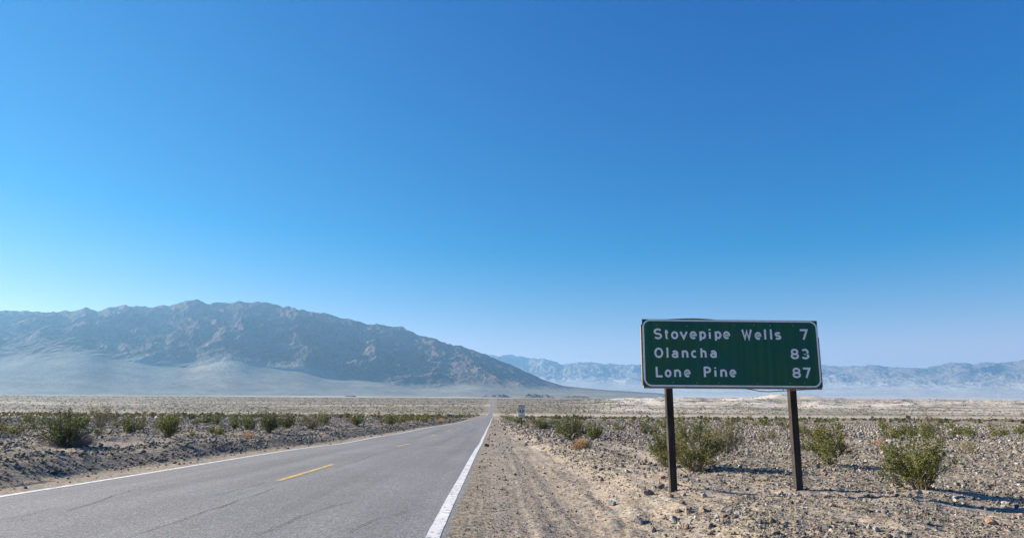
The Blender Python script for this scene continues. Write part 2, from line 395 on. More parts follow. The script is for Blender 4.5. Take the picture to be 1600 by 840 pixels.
# ------------------------------------------------------------------ road with its markings
def y_rows(y0, y1):
    ys = [y0]
    while ys[-1] < y1: ys.append(ys[-1] + min(12.0, max(0.10 if 4 < ys[-1] < 30 else 0.5, abs(ys[-1])*0.006)))
    return np.array(ys)
def strip(name, ys, xl, xr, lift, mat, parent, ncol=2):
    u = np.linspace(0, 1, ncol)
    X = xl[:, None]*(1-u) + xr[:, None]*u; Y = np.repeat(ys[:, None], ncol, 1); Z = road_z(X, Y)+lift
    V = np.stack([X, Y, Z], -1).reshape(-1, 3); i, j = np.meshgrid(np.arange(len(ys)-1), np.arange(ncol-1), indexing='ij')
    Fq = np.stack([i*ncol+j, i*ncol+j+1, (i+1)*ncol+j+1, (i+1)*ncol+j], -1).reshape(-1, 4)
    return V, Fq
def build_road():
    ys = y_rows(-30, ROAD_END); one = np.ones_like(ys)
    er = ROAD_R + 0.035*fbm(ys*1.7, ys*0+0.5, 4, 61, 0.65) + 0.04*perlin(ys*0.22, ys*0, 62)
    el = ROAD_L + 0.03*fbm(ys*1.3, ys*0+4.5, 4, 63, 0.65)
    V, Fq = strip('road', ys, el, er, 0.0, M_ASPHALT, None, 13)
    n = len(ys); nc = 13; b = len(V)            # broken edges: the side faces of the asphalt
    R = V.reshape(n, nc, 3)[:, -1].copy(); R[:, 2] -= 0.09; R[:, 0] += 0.012
    L = V.reshape(n, nc, 3)[:, 0].copy(); L[:, 2] -= 0.09; L[:, 0] -= 0.012
    V = np.concatenate([V, R, L]); i = np.arange(n-1)
    Fq = np.concatenate([Fq, np.stack([i*nc+nc-1, b+i, b+i+1, (i+1)*nc+nc-1], -1), np.stack([b+n+i, i*nc, (i+1)*nc, b+n+i+1], -1)])
    road = tag(mesh_np('road', V, Fq, M_ASPHALT), kind='structure')
    for x, w, sd in ((LINE_L, 0.075, 71), (LINE_R, 0.072, 72)):
        jl = 0.008*fbm(ys*2.5, ys*0, 3, sd); jr = 0.008*fbm(ys*2.5, ys*0+9, 3, sd)
        V, Fq = strip('edge_line', ys, x-w+jl, x+w+jr, 0.004, M_WHITE_LINE, None)
        mesh_np('edge_line', V, Fq, M_WHITE_LINE, road)
    VV, FF, b = [], [], 0
    y = 12.25-14.75*2
    while y < 1500:
        q = np.linspace(y, y+4.05, 9); V, Fq = strip('d', q, np.full(9, ROAD_MID-0.06), np.full(9, ROAD_MID+0.06), 0.004, None, None)
        VV.append(V); FF.append(Fq+b); b += len(V); y += 14.75
    mesh_np('center_line', np.concatenate(VV), np.concatenate(FF), M_YELLOW_LINE, road)
    # cracks: thin jagged ribbons along the paths they take in the surface
    lines = [[(-60,822),(0,812),(65,801),(103,797),(145,786),(173,775),(216,763),(235,758)],
             [(190,842),(235,828),(279,814),(310,802),(350,789),(400,773),(431,761)], [(201,769),(235,763),(282,753)], [(183,781),(217,783)],
             [(6,812),(50,813)], [(12,810),(62,798),(102,790)], [(385,838),(403,833),(431,828),(474,825)], [(445,791),(463,784)], [(520,731),(560,719),(591,707),(612,702)],
             [(645,794),(684,794)], [(614,807),(632,799),(645,795)], [(508,775),(546,775)], [(654,775),(711,775)], [(554,751),(597,750)], [(690,750),(727,748)],
             [(700,721),(734,720)], [(723,709),(742,708)], [(702,686),(712,682),(720,677)], [(690,689),(702,686)], [(-30,806),(30,800)], [(330,775),(375,764),(420,752)],
             [(540,836),(575,815),(600,806)], [(400,838),(470,806),(512,792),(560,782)]]
    VV, FF, b = [], [], 0
    for q, ln in enumerate(lines):
        P = []
        for px, py in ln:
            d = pix_ray(px, py)
            tt = np.geomspace(2, 200, 3000)/np.hypot(d[0], d[1]); k = np.argmax(CAM_Z+d[2]*tt < road_z(d[0]*tt, d[1]*tt)); P.append((d[0]*tt[k], d[1]*tt[k]))
        P = np.array(P); seg = np.r_[0, np.cumsum(np.hypot(*np.diff(P, axis=0).T))]
        s = np.arange(0, seg[-1], 0.05); x = np.interp(s, seg, P[:, 0]); yv = np.interp(s, seg, P[:, 1])
        if len(s) < 4: continue
        tx, ty = np.gradient(x), np.gradient(yv); L = np.hypot(tx, ty); nx, ny = -ty/L, tx/L
        jit = 0.07*fbm(s*1.6, s*0+q, 4, 80+q, 0.65); x = x+nx*jit; yv = yv+ny*jit
        wd = (0.0030+0.0040*np.clip(fbm(s*1.5, s*0, 2, 140+q)+0.4, 0, 1))*np.minimum(1, np.minimum(s, s[-1]-s)/0.4+0.15)
        near = np.minimum(1.0, 10/np.maximum(yv, 1)); wd = wd*(1.0+0.35*(1-near))
        V = np.concatenate([np.stack([x-nx*wd, yv-ny*wd, road_z(x-nx*wd, yv-ny*wd)+0.0065+q*0.0001], -1), np.stack([x+nx*wd, yv+ny*wd, road_z(x+nx*wd, yv+ny*wd)+0.0065+q*0.0001], -1)])
        m = len(s); i = np.arange(m-1); VV.append(V); FF.append(np.stack([i, i+1, m+i+1, m+i], -1)[:, ::-1]+b); b += len(V)
    mesh_np('crack', np.concatenate(VV), np.concatenate(FF), M_CRACK, road)
build_road()

# ------------------------------------------------------------------ mountains
def rock_material(name):
    t = NT(name); c = t.coords(); base = t.attr('tint')
    v = t.ramp(t.noise(c, 0.006, 8, 0.7), [(0.3, 0.72), (0.7, 1.3)])
    mp = t.new('ShaderNodeMapping'); mp.inputs['Scale'].default_value = (0.0012, 0.0012, 0.012); mp.inputs['Rotation'].default_value = (0.25, 0.15, 0); t.l.new(c, mp.inputs['Vector'])
    v2 = t.ramp(t.noise(mp.outputs[0], 1.0, 6, 0.7, 0.6), [(0.3, (0.82, 0.84, 0.88)), (0.7, (1.16, 1.08, 0.98))])
    return t.done(t.mix(t.mix(base, v, 1.0, 'MULTIPLY'), v2, 1.0, 'MULTIPLY'), 0.95, t.bump(t.noise(c, 0.012, 8, 0.75), 0.5, 45.0), 0.05)
M_ROCK = rock_material('desert_mountain_rock')
def sil(pts):
    a = []
    for px, py in pts:
        d = pix_ray(px, py); a.append((math.atan2(d[0], d[1]), d[2]/math.hypot(d[0], d[1])))
    return np.array(a)
def gsm(v, sg):
    k = np.arange(-int(3*sg), int(3*sg)+1); w = np.exp(-0.5*(k/sg)**2); w /= w.sum()
    return np.convolve(np.pad(v, len(k)//2, mode='edge'), w, 'valid')
def build_range(name, ridge, fan, r0, rf, r1, r2, amp, wl_, seed, ncol, nrow, rock, fanc, az0, az1, scree_haze):
    A = np.linspace(az0, az1, ncol)
    rd, fa = sil(ridge), sil(fan)
    S = np.interp(A, rd[:, 0], rd[:, 1]); Ft = gsm(np.interp(A, fa[:, 0], fa[:, 1]), ncol*0.006)
    S = np.maximum(S, Ft*0.98); Ft = np.minimum(Ft, S)
    r = np.concatenate([np.linspace(r0, rf, nrow//4)[:-1], np.linspace(rf, r1, nrow//2)[:-1], np.linspace(r1, r2, nrow//4)])
    R, AA = np.meshgrid(r, A, indexing='ij')
    X, Y = R*np.sin(AA), R*np.cos(AA)
    zb = prof(r0)-6.0
    hf = Ft*rf + CAM_Z; hs = S*r1 + CAM_Z
    tf = np.clip((R-r0)/(rf-r0), 0, 1); tm = np.clip((R-rf)/(r1-rf), 0, 1); tb = np.clip((R-r1)/(r2-r1), 0, 1)
    H = zb + (hf-zb)[None]*tf**1.35 + (hs-hf)[None]*tm**0.9
    H = H*(1-tb) + (zb-0)*tb
    rel = np.clip((hs-hf)/max(1.0, np.max(hs-hf)), 0, 1)[None]**0.7
    wx, wy = fbm(X/wl_/1.2, Y/wl_/1.2, 3, seed+50)*0.45, fbm(X/wl_/1.2, Y/wl_/1.2, 3, seed+60)*0.45
    N = ridged(X/wl_+wx, Y/wl_/1.7+wy, 7, seed, 0.55)
    N = 0.74*N + 0.26*ridged(X/wl_*3.1+wy*2, Y/wl_*2.2+wx*2, 5, seed+33, 0.6)
    env = np.sin(np.clip(tm*0.86+0.02, 0, 1)*math.pi)**0.75*(tm > 0)*(1-tb)
    H = H + amp*rel*env*(N-0.5) + amp*0.07*rel*smooth(0.75, 1.0, tm)*(1-tb)*(N-0.5)
    H = H + amp*0.03*smooth(0.15, 0.9, tf)*(1-tm)*(fbm(X/wl_*2.2, Y/wl_*2.2, 4, seed+9))*(tm <= 0)
    m = np.max((H-CAM_Z)/R, axis=0); ratio = gsm(S/np.maximum(m, 1e-4), ncol*0.006)
    H = np.where(H > zb, zb + (H-zb)*ratio[None], H)
    V = np.stack([X, Y, H], -1).reshape(-1, 3)
    nr = len(r); i, j = np.meshgrid(np.arange(nr-1), np.arange(ncol-1), indexing='ij')
    Fq = np.stack([i*ncol+j, i*ncol+j+1, (i+1)*ncol+j+1, (i+1)*ncol+j], -1).reshape(-1, 4)
    # scree and fan gravel in the low, flat places, paled on the far range to mimic dust haze; rock on the slopes
    g = np.gradient(H, axis=0)/np.gradient(R, axis=0); flat = 1-smooth(0.16, 0.34, np.abs(g))
    k = np.clip(np.maximum(1-smooth(0.0, scree_haze, tm), flat*0.55*(1-smooth(0.3, 0.8, tm))), 0, 1)*(1-tb)
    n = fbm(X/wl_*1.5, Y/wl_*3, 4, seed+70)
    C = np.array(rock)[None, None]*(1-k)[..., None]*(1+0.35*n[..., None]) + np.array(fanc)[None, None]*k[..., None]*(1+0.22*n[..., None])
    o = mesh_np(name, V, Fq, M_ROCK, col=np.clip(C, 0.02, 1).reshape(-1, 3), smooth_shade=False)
    return tag(o, kind='structure')
RIDGE_A = [(-700,540),(-400,505),(-200,494),(-60,484),(0,485),(20,486),(40,485),(70,487),(110,486),(135,480),(152,486),(172,479),(215,477),(235,479),(265,477),(290,469),(308,468),(320,474),(340,472),(360,473),(380,470),(400,472),(415,472),(440,478),(470,483),(500,488),(550,500),(580,506),(625,510),(635,514),(655,524),(680,528),(700,537),(720,540),(750,550),(800,570),(850,593),(880,602),(940,608),(1010,612),(1080,615),(1200,618)]
FAN_A = [(-700,575),(-100,566),(0,563),(60,557),(130,551),(200,564),(290,574),(360,562),(450,578),(520,590),(600,599),(650,606),(700,606),(745,600),(790,606),(850,608),(900,609),(1000,614),(1080,616),(1200,618)]
build_range('mountains', RIDGE_A, FAN_A, 5200, 6500, 9200, 12500, 340, 1050, 301, 1300, 460, (0.092, 0.070, 0.070), (0.19, 0.195, 0.175), math.radians(-62), math.radians(22), 0.10)
RIDGE_B = [(500,540),(640,535),(740,552),(765,554),(790,555),(803,554),(820,558),(840,560),(847,559),(870,565),(879,570),(890,567),(905,566),(920,565),(945,568),(965,569),(1000,569),(1060,571),(1120,568),(1180,573),(1230,569),(1285,570),(1300,571),(1320,572),(1340,571),(1372,570),(1390,573),(1420,574),(1447,574),(1465,571),(1485,566),(1510,566),(1520,568),(1540,566),(1570,566),(1600,562),(1700,560),(1900,566),(2400,575)]
FAN_B = [(500,602),(740,600),(850,596),(1000,600),(1200,604),(1400,606),(1600,608),(2400,612)]
build_range('distant_mountains', RIDGE_B, FAN_B, 14000, 17500, 21500, 25000, 620, 1700, 411, 1100, 260, (0.120, 0.110, 0.105), (0.34, 0.325, 0.30), math.radians(-14), math.radians(58), 0.34)  # pale gravel foot, its colour also standing in for low dust haze

def build_mounds():
    V, Fq, C, b = [], [], [], 0
    for px, wpx, hpx, yd in ((780, 40, 4.0, 4700), (762, 24, 2.4, 4800), (832, 40, 5.0, 4500), (850, 36, 4.0, 4560), (900, 56, 2.6, 4600), (40, 200, 5.0, 4900), (-60, 160, 6.0, 4800), (150, 130, 3.6, 4900), (548, 20, 1.6, 4200)):
        d = pix_ray(px, 618.0); d = d/d[1]; cx, cy = d[0]*yd, yd; sx = wpx/F_PX*yd*0.5; h = hpx/F_PX*yd; sy = max(sx*0.5, 120)
        n = 48; gx, gy = np.meshgrid(np.linspace(-1.5, 1.5, n), np.linspace(-1.5, 1.5, n//2), indexing='ij')
        x, y = cx+gx*sx, cy+gy*sy
        z = prof(y)-3 + (h+6)*np.exp(-(gx*1.2)**4-(gy*1.2)**2)*(0.25+1.05*ridged(x/60.0, y/60.0, 5, 71))-1.0
        V.append(np.stack([x, y, z], -1).reshape(-1, 3)); m = n//2
        i, j = np.meshgrid(np.arange(n-1), np.arange(m-1), indexing='ij')
        Fq.append(np.stack([i*m+j, (i+1)*m+j, (i+1)*m+j+1, i*m+j+1], -1).reshape(-1, 4)+b); b += n*m
        C.append(np.tile((0.15, 0.13, 0.11), (n*m, 1)))
    tag(mesh_np('hills', np.concatenate(V), np.concatenate(Fq), M_ROCK, col=np.concatenate(C)), kind='structure')
build_mounds()

# ------------------------------------------------------------------ air
def build_haze():
    m = bpy.data.materials.new('desert_haze'); m.use_nodes = True; n = m.node_tree.nodes; n.clear()
    v = n.new('ShaderNodeVolumePrincipled'); v.inputs['Color'].default_value = (0.32, 0.635, 0.98, 1); v.inputs['Density'].default_value = HAZE_DENSITY
    v.inputs['Anisotropy'].default_value = 0.36
    o = n.new('ShaderNodeOutputMaterial'); m.node_tree.links.new(v.outputs[0], o.inputs['Volume'])
    mb = MB(); z0 = -60.0
    mb.box((0, 0, (HAZE_TOP+z0)/2), (54000, 54000, HAZE_TOP-z0)); h = mb.build('haze', m); tag(h, kind='stuff')
build_haze()

# ------------------------------------------------------------------ road signs
GLYPH_W = 0.030
def ell(cx, cy, rx, ry, a0, a1, n=22):
    return [(cx+rx*math.cos(math.radians(a0+(a1-a0)*k/n)), cy+ry*math.sin(math.radians(a0+(a1-a0)*k/n))) for k in range(n+1)]
def glyph(ch):
    """strokes in the unit box of the letter; 'c' marks a closed stroke"""
    G = {'S': [ell(.5,.75,.49,.25,28,270,16)+ell(.5,.25,.5,.25,90,-150,16)[1:]], 's': [ell(.5,.75,.48,.25,28,270,16)+ell(.5,.25,.5,.25,90,-150,16)[1:]],
         't': [[(.42,1.38),(.42,.28)]+ell(.70,.24,.28,.24,180,290,8), [(0,.98),(.95,.98)]],
         'o': ['c', ell(.5,.5,.5,.5,0,360,28)], 'O': ['c', ell(.5,.5,.5,.5,0,360,28)], '0': ['c', ell(.5,.5,.5,.5,0,360,28)],
         'v': [[(0,1.08),(.5,0),(1,1.08)]], 'e': [[(.02,.49),(.99,.49)]+ell(.5,.5,.5,.5,2,312,26)],
         'p': [[(.02,1.1),(.02,-.42)], 'c', ell(.52,.5,.48,.5,0,360,26)], 'i': [[(.5,1.0),(.5,-.08)], [(.5,1.27),(.5,1.50)]],
         'W': [[(0,1.08),(.27,0),(.5,.85),(.73,0),(1,1.08)]], 'l': [[(.5,1.1),(.5,-.08)]], '7': [[(-.05,1),(1,1),(.42,-.1)]],
         '8': ['c', ell(.5,.74,.44,.26,-90,270,24), 'c', ell(.5,.25,.5,.25,90,450,24)], '3': [ell(.46,.75,.46,.25,148,-88,18)+ell(.46,.25,.54,.25,88,-150,18)],
         'a': [ell(.5,.68,.46,.32,155,0,12)+[(.96,-.1)], 'c', ell(.47,.29,.47,.29,0,360,24)], 'n': [[(0,1.1),(0,-.1)], ell(.5,.56,.5,.44,172,0,14)+[(1,-.1)]],
         'c': [ell(.5,.5,.5,.5,48,312,24)], 'h': [[(0,1.5),(0,-.1)], ell(.5,.56,.5,.44,172,0,14)+[(1,-.1)]],
         'L': [[(0,1.1),(0,0),(1.1,0)]], 'P': [[(0,1.08),(0,-.1)], [(.0,1),(.5,1)]+ell(.52,.73,.48,.27,85,-85,12)+[(.0,.46)]],
         'E': [[(1,1),(0,1),(0,0),(1,0)], [(0,.5),(.85,.5)]], 'D': ['c', [(0,0),(0,1),(.5,1)]+ell(.5,.5,.5,.5,85,-85,14)+[(.5,0)]], 'I': [[(.5,1.1),(.5,-.1)]],
         'M': [[(0,-.1),(0,1),(.5,.3),(1,1),(1,-.1)]], 'T': [[(-.1,1),(1.1,1)], [(.5,1),(.5,-.1)]], '6': ['c', ell(.5,.3,.5,.3,0,360,24), [(.0,.34)]+ell(.55,.55,.55,.45,180,55,12)]}
    out, closed = [], False
    for s in G[ch]:
        if s == 'c': closed = True; continue
        out.append((s, closed)); closed = False
    return out
def add_stroke(mb, pts, closed, w, y, depth):
    P = [Vector((p[0], p[1])) for p in pts]
    if closed and (P[0]-P[-1]).length < 1e-6: P = P[:-1]
    n = len(P); Lf, Rt = [], []
    for i, p in enumerate(P):
        a = P[i-1] if (closed or i > 0) else None; c = P[(i+1) % n] if (closed or i < n-1) else None
        d1 = (p-a).normalized() if a is not None else None; d2 = (c-p).normalized() if c is not None else None
        d1 = d1 or d2; d2 = d2 or d1; t = (d1+d2).normalized(); nn = Vector((-t.y, t.x)); k = max(0.45, nn.dot(Vector((-d1.y, d1.x))))
        Lf.append(p+nn*(w/2/k)); Rt.append(p-nn*(w/2/k))
    vs = [(q.x, y, q.y) for q in Lf]+[(q.x, y, q.y) for q in Rt]+[(q.x, y+depth, q.y) for q in Lf]+[(q.x, y+depth, q.y) for q in Rt]
    fs = []
    for i in range(n if closed else n-1):
        j = (i+1) % n; fs += [(i, j, n+j, n+i), (i, 2*n+i, 2*n+j, j), (n+i, n+j, 3*n+j, 3*n+i)]
    if not closed: fs += [(0, n, 3*n, 2*n), (n-1, 3*n-1+0, 4*n-1, 2*n-1)]
    mb.add(vs, fs)

def letter_material():
    t = NT('white_button_lettering'); c = t.coords()
    d = t.vor(c, 95.0); dots = t.ramp(d, [(0.25, 0.88), (0.6, 1.03)])
    base = t.mix((0.88, 0.87, 0.88), dots, 1.0, 'MULTIPLY'); grime = t.ramp(t.noise(c, 14.0, 5), [(0.3, 0.84), (0.7, 1.0)])
    return t.done(t.mix(base, grime, 1.0, 'MULTIPLY'), 0.5, None, 0.4)
M_LETTER = letter_material()
def green_material():
    t = NT('faded_green_sign_sheeting'); c = t.coords()
    n1 = t.noise(c, 1.7, 4, 0.55, 0.4); col = t.ramp(n1, [(0.32, (0.008, 0.092, 0.080)), (0.5, (0.009, 0.104, 0.066)), (0.72, (0.026, 0.108, 0.048))])
    mp = t.new('ShaderNodeMapping'); mp.inputs['Scale'].default_value = (16, 1, 0.6); t.l.new(c, mp.inputs['Vector'])
    streak = t.ramp(t.noise(mp.outputs[0], 1.0, 4, 0.6), [(0.35, 0.80), (0.65, 1.1)])
    sc = t.ramp(t.noise(c, 60.0, 4, 0.8), [(0.68, 0.0), (0.72, 1.0)])
    col = t.mix(col, streak, 1.0, 'MULTIPLY'); col = t.mix(col, (0.14, 0.18, 0.15), t.math('MULTIPLY', sc, 0.35))
    return t.done(col, 0.55, t.bump(t.noise(c, 3.0, 2), 0.08, 0.02), 0.25)
M_GREEN = green_material()
def metal_material(name, rgb, rough=0.6, metallic=0.5, scale=22.0):
    t = NT(name); c = t.coords(); v = t.ramp(t.noise(c, scale, 6, 0.7), [(0.3, 0.6), (0.7, 1.2)])
    t.p.inputs['Metallic'].default_value = metallic
    return t.done(t.mix(rgb, v, 1.0, 'MULTIPLY'), rough)
M_ALU = metal_material('weathered_aluminium', (0.36, 0.34, 0.31))
M_TRIM = metal_material('rusty_tan_metal', (0.34, 0.26, 0.18), 0.7, 0.2)
M_RUST = metal_material('rusted_steel', (0.10, 0.055, 0.038), 0.85, 0.1)
M_BOLT = metal_material('bolt_head', (0.32, 0.33, 0.32), 0.5, 0.6)
def wood_material():
    t = NT('weathered_dark_timber'); c = t.coords()
    mp = t.new('ShaderNodeMapping'); mp.inputs['Scale'].default_value = (40, 40, 2.2); t.l.new(c, mp.inputs['Vector'])
    g = t.noise(mp.outputs[0], 1.0, 7, 0.7, 0.8); big = t.noise(c, 4.0, 4, 0.6)
    col = t.ramp(g, [(0.25, (0.018, 0.015, 0.012)), (0.5, (0.040, 0.034, 0.028)), (0.75, (0.085, 0.072, 0.060))])
    col = t.mix(col, t.ramp(big, [(0.3, 0.65), (0.7, 1.25)]), 1.0, 'MULTIPLY')
    return t.done(col, 0.9, t.bump(g, 0.6, 0.004), 0.15)
M_WOOD = wood_material()
M_HOLE = NT('dark_hole').done((0.01, 0.01, 0.01), 1.0)

def rounded_frame(w, h, x0, z0, r, width, y, depth):
    pts = []
    for cx, cz, a in ((x0+w-r, z0+h-r, 0), (x0+r, z0+h-r, 90), (x0+r, z0+r, 180), (x0+w-r, z0+r, 270)):
        pts += [(cx+r*math.cos(math.radians(a+9*k)), cz+r*math.sin(math.radians(a+9*k))) for k in range(11)]
    mb = MB(); add_stroke(mb, pts, True, width, y, depth); return mb

def build_distance_sign():
    X0, Y0, Z0, W, H = 2.030, 8.73, CAM_Z+0.084, 2.44, 0.914
    root = empty('distance_sign', (X0+W/2, Y0+0.07, 0.2)); root['label'] = 'big green highway distance sign on two dark timber posts listing three towns'; root['category'] = 'road sign'
    ox, oy, oz = -(W/2), -0.07, Z0-0.2
    mb = MB(); mb.box((0, oy+0.004, oz+H/2), (W, 0.004, H)); pn = mb.build('sign_panel', M_GREEN, root)
    # white border, lettering plates and bolts sit on the panel face
    rounded_frame(W-0.030, H-0.030, ox+0.015, oz+0.015, 0.095, 0.020, oy-0.0015, 0.0035).build('border', M_LETTER, pn)
    rows = [[('S',.156,.271,.640,.789),('t',.298,.371,.641,.790),('o',.396,.495,.642,.791),('v',.513,.628,.644,.793),('e',.653,.752,.645,.794),('p',.787,.879,.646,.796),('i',.917,.948,.647,.797),('p',1.0,1.093,.649,.798),('e',1.117,1.214,.650,.799),
             ('W',1.372,1.521,.643,.788),('e',1.555,1.649,.645,.790),('l',1.683,1.721,.646,.791),('l',1.765,1.803,.647,.792),('s',1.834,1.924,.648,.793),('7',2.182,2.300,.652,.797)],
            [('O',.157,.278,.385,.527),('l',.319,.354,.386,.529),('a',.395,.486,.387,.530),('n',.534,.623,.388,.531),('c',.661,.748,.390,.533),('h',.791,.875,.391,.534),('a',.923,1.016,.392,.535),('8',2.038,2.152,.384,.527),('3',2.186,2.296,.385,.528)],
            [('L',.167,.264,.126,.270),('o',.289,.381,.127,.271),('n',.417,.512,.129,.272),('e',.553,.643,.130,.274),('P',.824,.925,.133,.276),('i',.966,1.0,.134,.278),('n',1.05,1.142,.135,.279),('e',1.177,1.269,.134,.279),('8',2.043,2.158,.130,.271),('7',2.183,2.296,.132,.273)]]
    w = 0.0268
    for row in rows:
        mb = MB(); last = None
        for ch, a, b, z0, z1 in row:
            if last is not None and a-last > 0.10: mb.build('lettering', M_LETTER, pn); mb = MB()      # one word at a time
            last = b
            cap = z1-z0; low = ch in 'ovepiansch' or ch in 't'
            if ch == 'l': hgt, zz = cap, z0
            elif ch in 'tihoveasncp': hgt, zz = cap*0.735, z0
            else: hgt, zz = cap, z0
            if ch in 'il': a, b = (a+b)/2-0.014, (a+b)/2+0.014
            bx0, bx1 = a+w/2, b-w/2; bz0, bz1 = zz+w/2, zz+hgt-w/2
            for q, (st, cl) in enumerate(glyph(ch)):
                add_stroke(mb, [(ox+bx0+p[0]*(bx1-bx0), oz+bz0+p[1]*(bz1-bz0)) for p in st], cl, w, oy-0.0012-0.0004*q, 0.003+0.0004*q)
        mb.build('lettering', M_LETTER, pn)
    for u, v in ((.20,.83),(.62,.825),(1.28,.84),(1.55,.845),(1.78,.842),(2.10,.842),(.40,.06),(1.02,.055),(1.55,.055),(2.0,.06),(.72,.055),(2.2,.065)):
        mb = MB(); mb.disc((ox+u, oy+0.002, oz+v), 0.0075, 0.006, 8); mb.build('bolt', M_BOLT, pn)
    # frame behind the sheet: bottom rail a little lower, left stile a little proud, loose strips
    mb = MB(); mb.box((0.0, oy+0.024, oz-0.004), (W+0.004, 0.032, 0.036)); mb.build('bottom_rail', M_TRIM, root)
    mb = MB(); mb.box((ox-0.004, oy+0.022, oz+H*0.47), (0.030, 0.028, H*0.90)); mb.build('side_stile', M_TRIM, root); mb = MB(); mb.box((-ox+0.003, oy+0.022, oz+H*0.38), (0.022, 0.028, H*0.74)); mb.build('side_stile', M_TRIM, root)
    mb = MB(); mb.box((0, oy+0.028, oz+H-0.03), (W-0.05, 0.04, 0.05)); mb.build('back_rail', M_ALU, root); mb = MB(); mb.box((0, oy+0.028, oz+H*0.5), (W-0.05, 0.04, 0.05)); mb.build('back_rail', M_ALU, root)
    arc = [(.28,.912),(.40,.920),(.55,.929),(.70,.934),(.84,.931),(.97,.922),(1.06,.912)]; na = len(arc); mb = MB()
    mb.add([(ox+u, oy+0.012, oz+v) for u, v in arc]+[(ox+u, oy+0.012, oz+.88) for u, v in arc]+[(ox+u, oy+0.022, oz+v) for u, v in arc]+[(ox+u, oy+0.022, oz+.88) for u, v in arc],
           [(i, na+i, na+i+1, i+1) for i in range(na-1)]+[(2*na+i, 2*na+i+1, 3*na+i+1, 3*na+i) for i in range(na-1)]+[(i, i+1, 2*na+i+1, 2*na+i) for i in range(na-1)])
    mb.build('warped_top_strip', M_TRIM, root)
    mb = MB(); mb.tube([(ox+u, oy+0.005, oz+v) for u, v in ((1.18,-.006),(1.33,-.008),(1.46,-.028),(1.58,-.050),(1.70,-.055),(1.85,-.046),(2.02,-.036),(2.2,-.024),(2.43,-.014))], 0.0062, 6)
    mb.tube([(ox+1.905, oy+0.0055, oz-0.042), (ox+1.900, oy+0.006, oz+0.004)], 0.005, 5); mb.build('loose_bottom_strip', M_TRIM, root)
    for xt, zt, xb, zb in ((2.337+0.05, Z0+H-0.02, 2.36+0.05, -1.257), (4.046+0.06, Z0+H-0.02, 4.035+0.06, -1.309)):
        th = 0.092; zb = CAM_Z+zb-0.25
        m2 = MB(); cxt, cxb = xt-(X0+W/2), xb-(X0+W/2); yb = 0.055
        vs = []
        for cx_, z_ in ((cxb, zb), (cxt, zt)):
            for dx, dy in ((-1,-1),(1,-1),(1,1),(-1,1)): vs.append((cx_+dx*th/2, yb+dy*th/2, z_-0.2))
        m2.add(vs, [(3,2,1,0),(4,5,6,7),(0,1,5,4),(1,2,6,5),(2,3,7,6),(3,0,4,7)])
        po = m2.build('post', M_WOOD, root, bevel=0.004)
        for zz in (0.34, 0.52, 0.98):
            mh = MB()
            f = (zz+0.2-zb)/(zt-zb); mh.box((cxb+(cxt-cxb)*f-th/2+0.001, yb, zz), (0.006, 0.022, 0.026))
            mh.build('bolt_hole', M_HOLE, po)
build_distance_sign()

def plate_material(name, rgb):
    t = NT(name); c = t.coords(); return t.done(t.mix(rgb, t.ramp(t.noise(c, 6, 4), [(0.3, 0.85), (0.7, 1.02)]), 1.0, 'MULTIPLY'), 0.5, None, 0.4)
M_PLATE = plate_material('white_sign_plate', (0.70, 0.68, 0.64)); M_BLACK = plate_material('black_sign_ink', (0.012, 0.012, 0.014)); M_BLUEINK = plate_material('faded_blue_ink', (0.12, 0.17, 0.30))
M_TEAL = plate_material('teal_green_sign_plate', (0.006, 0.17, 0.13))

def build_speed_sign():
    Y = 60.5; d = pix_ray(815.0, 644.5); x = d[0]/d[1]*Y; zt = CAM_Z + pix_ray(815, 632)[2]/pix_ray(815, 632)[1]*Y
    zg = float(ground_z(x, Y, False)); root = empty('speed_limit_sign', (x, Y, zg)); root['label'] = 'white speed limit sign on a thin rusty post beside the right shoulder'; root['category'] = 'road sign'
    W, H, top = 0.61, 0.762, zt-zg
    mb = MB(); mb.box((0, 0, top-H/2), (W, 0.004, H)); pl = mb.build('sign_plate', M_PLATE, root)
    rounded_frame(W-0.03, H-0.03, -W/2+0.015, top-H+0.015, 0.03, 0.014, -0.005, 0.004).build('border', M_BLACK, pl)
    def text(s, x0, x1, z0, z1, w):
        mb = MB(); n = len(s); cw = (x1-x0)/n
        for i, ch in enumerate(s):
            a, b = x0+i*cw+cw*0.12+w/2, x0+(i+1)*cw-cw*0.12-w/2
            for q, (st, cl) in enumerate(glyph(ch)):
                add_stroke(mb, [(a+p[0]*(b-a), z0+w/2+min(1, max(0, p[1]))*(z1-z0-w)) for p in st], cl, w, -0.004-0.001*q, 0.003)
        mb.build('lettering', M_BLACK, pl)
    text('SPEED', -.25, .25, top-.19, top-.07, .022); text('LIMIT', -.22, .22, top-.36, top-.24, .022); text('60', -.235, .235, top-.71, top-.41, .062)
    mb = MB(); mb.box((0, 0, top-H-.06-.145), (W-.02, 0.004, 0.29)); p2 = mb.build('supplementary_plate', M_PLATE, root)
    for zz in (top-H-.14, top-H-.27):
        mb = MB()
        for k, wd in enumerate((.07,.05,.08,.06,.07)): mb.box((-.2+k*.1, -0.004, zz), (wd, 0.003, .045))
        mb.build('faded_marking', M_BLUEINK, p2)
    mb = MB(); mb.box((-.01, 0.03, (top-.1)/2-.15), (0.075, 0.045, top-.1+.3)); mb.build('post', M_RUST, root, 0.004)
build_speed_sign()

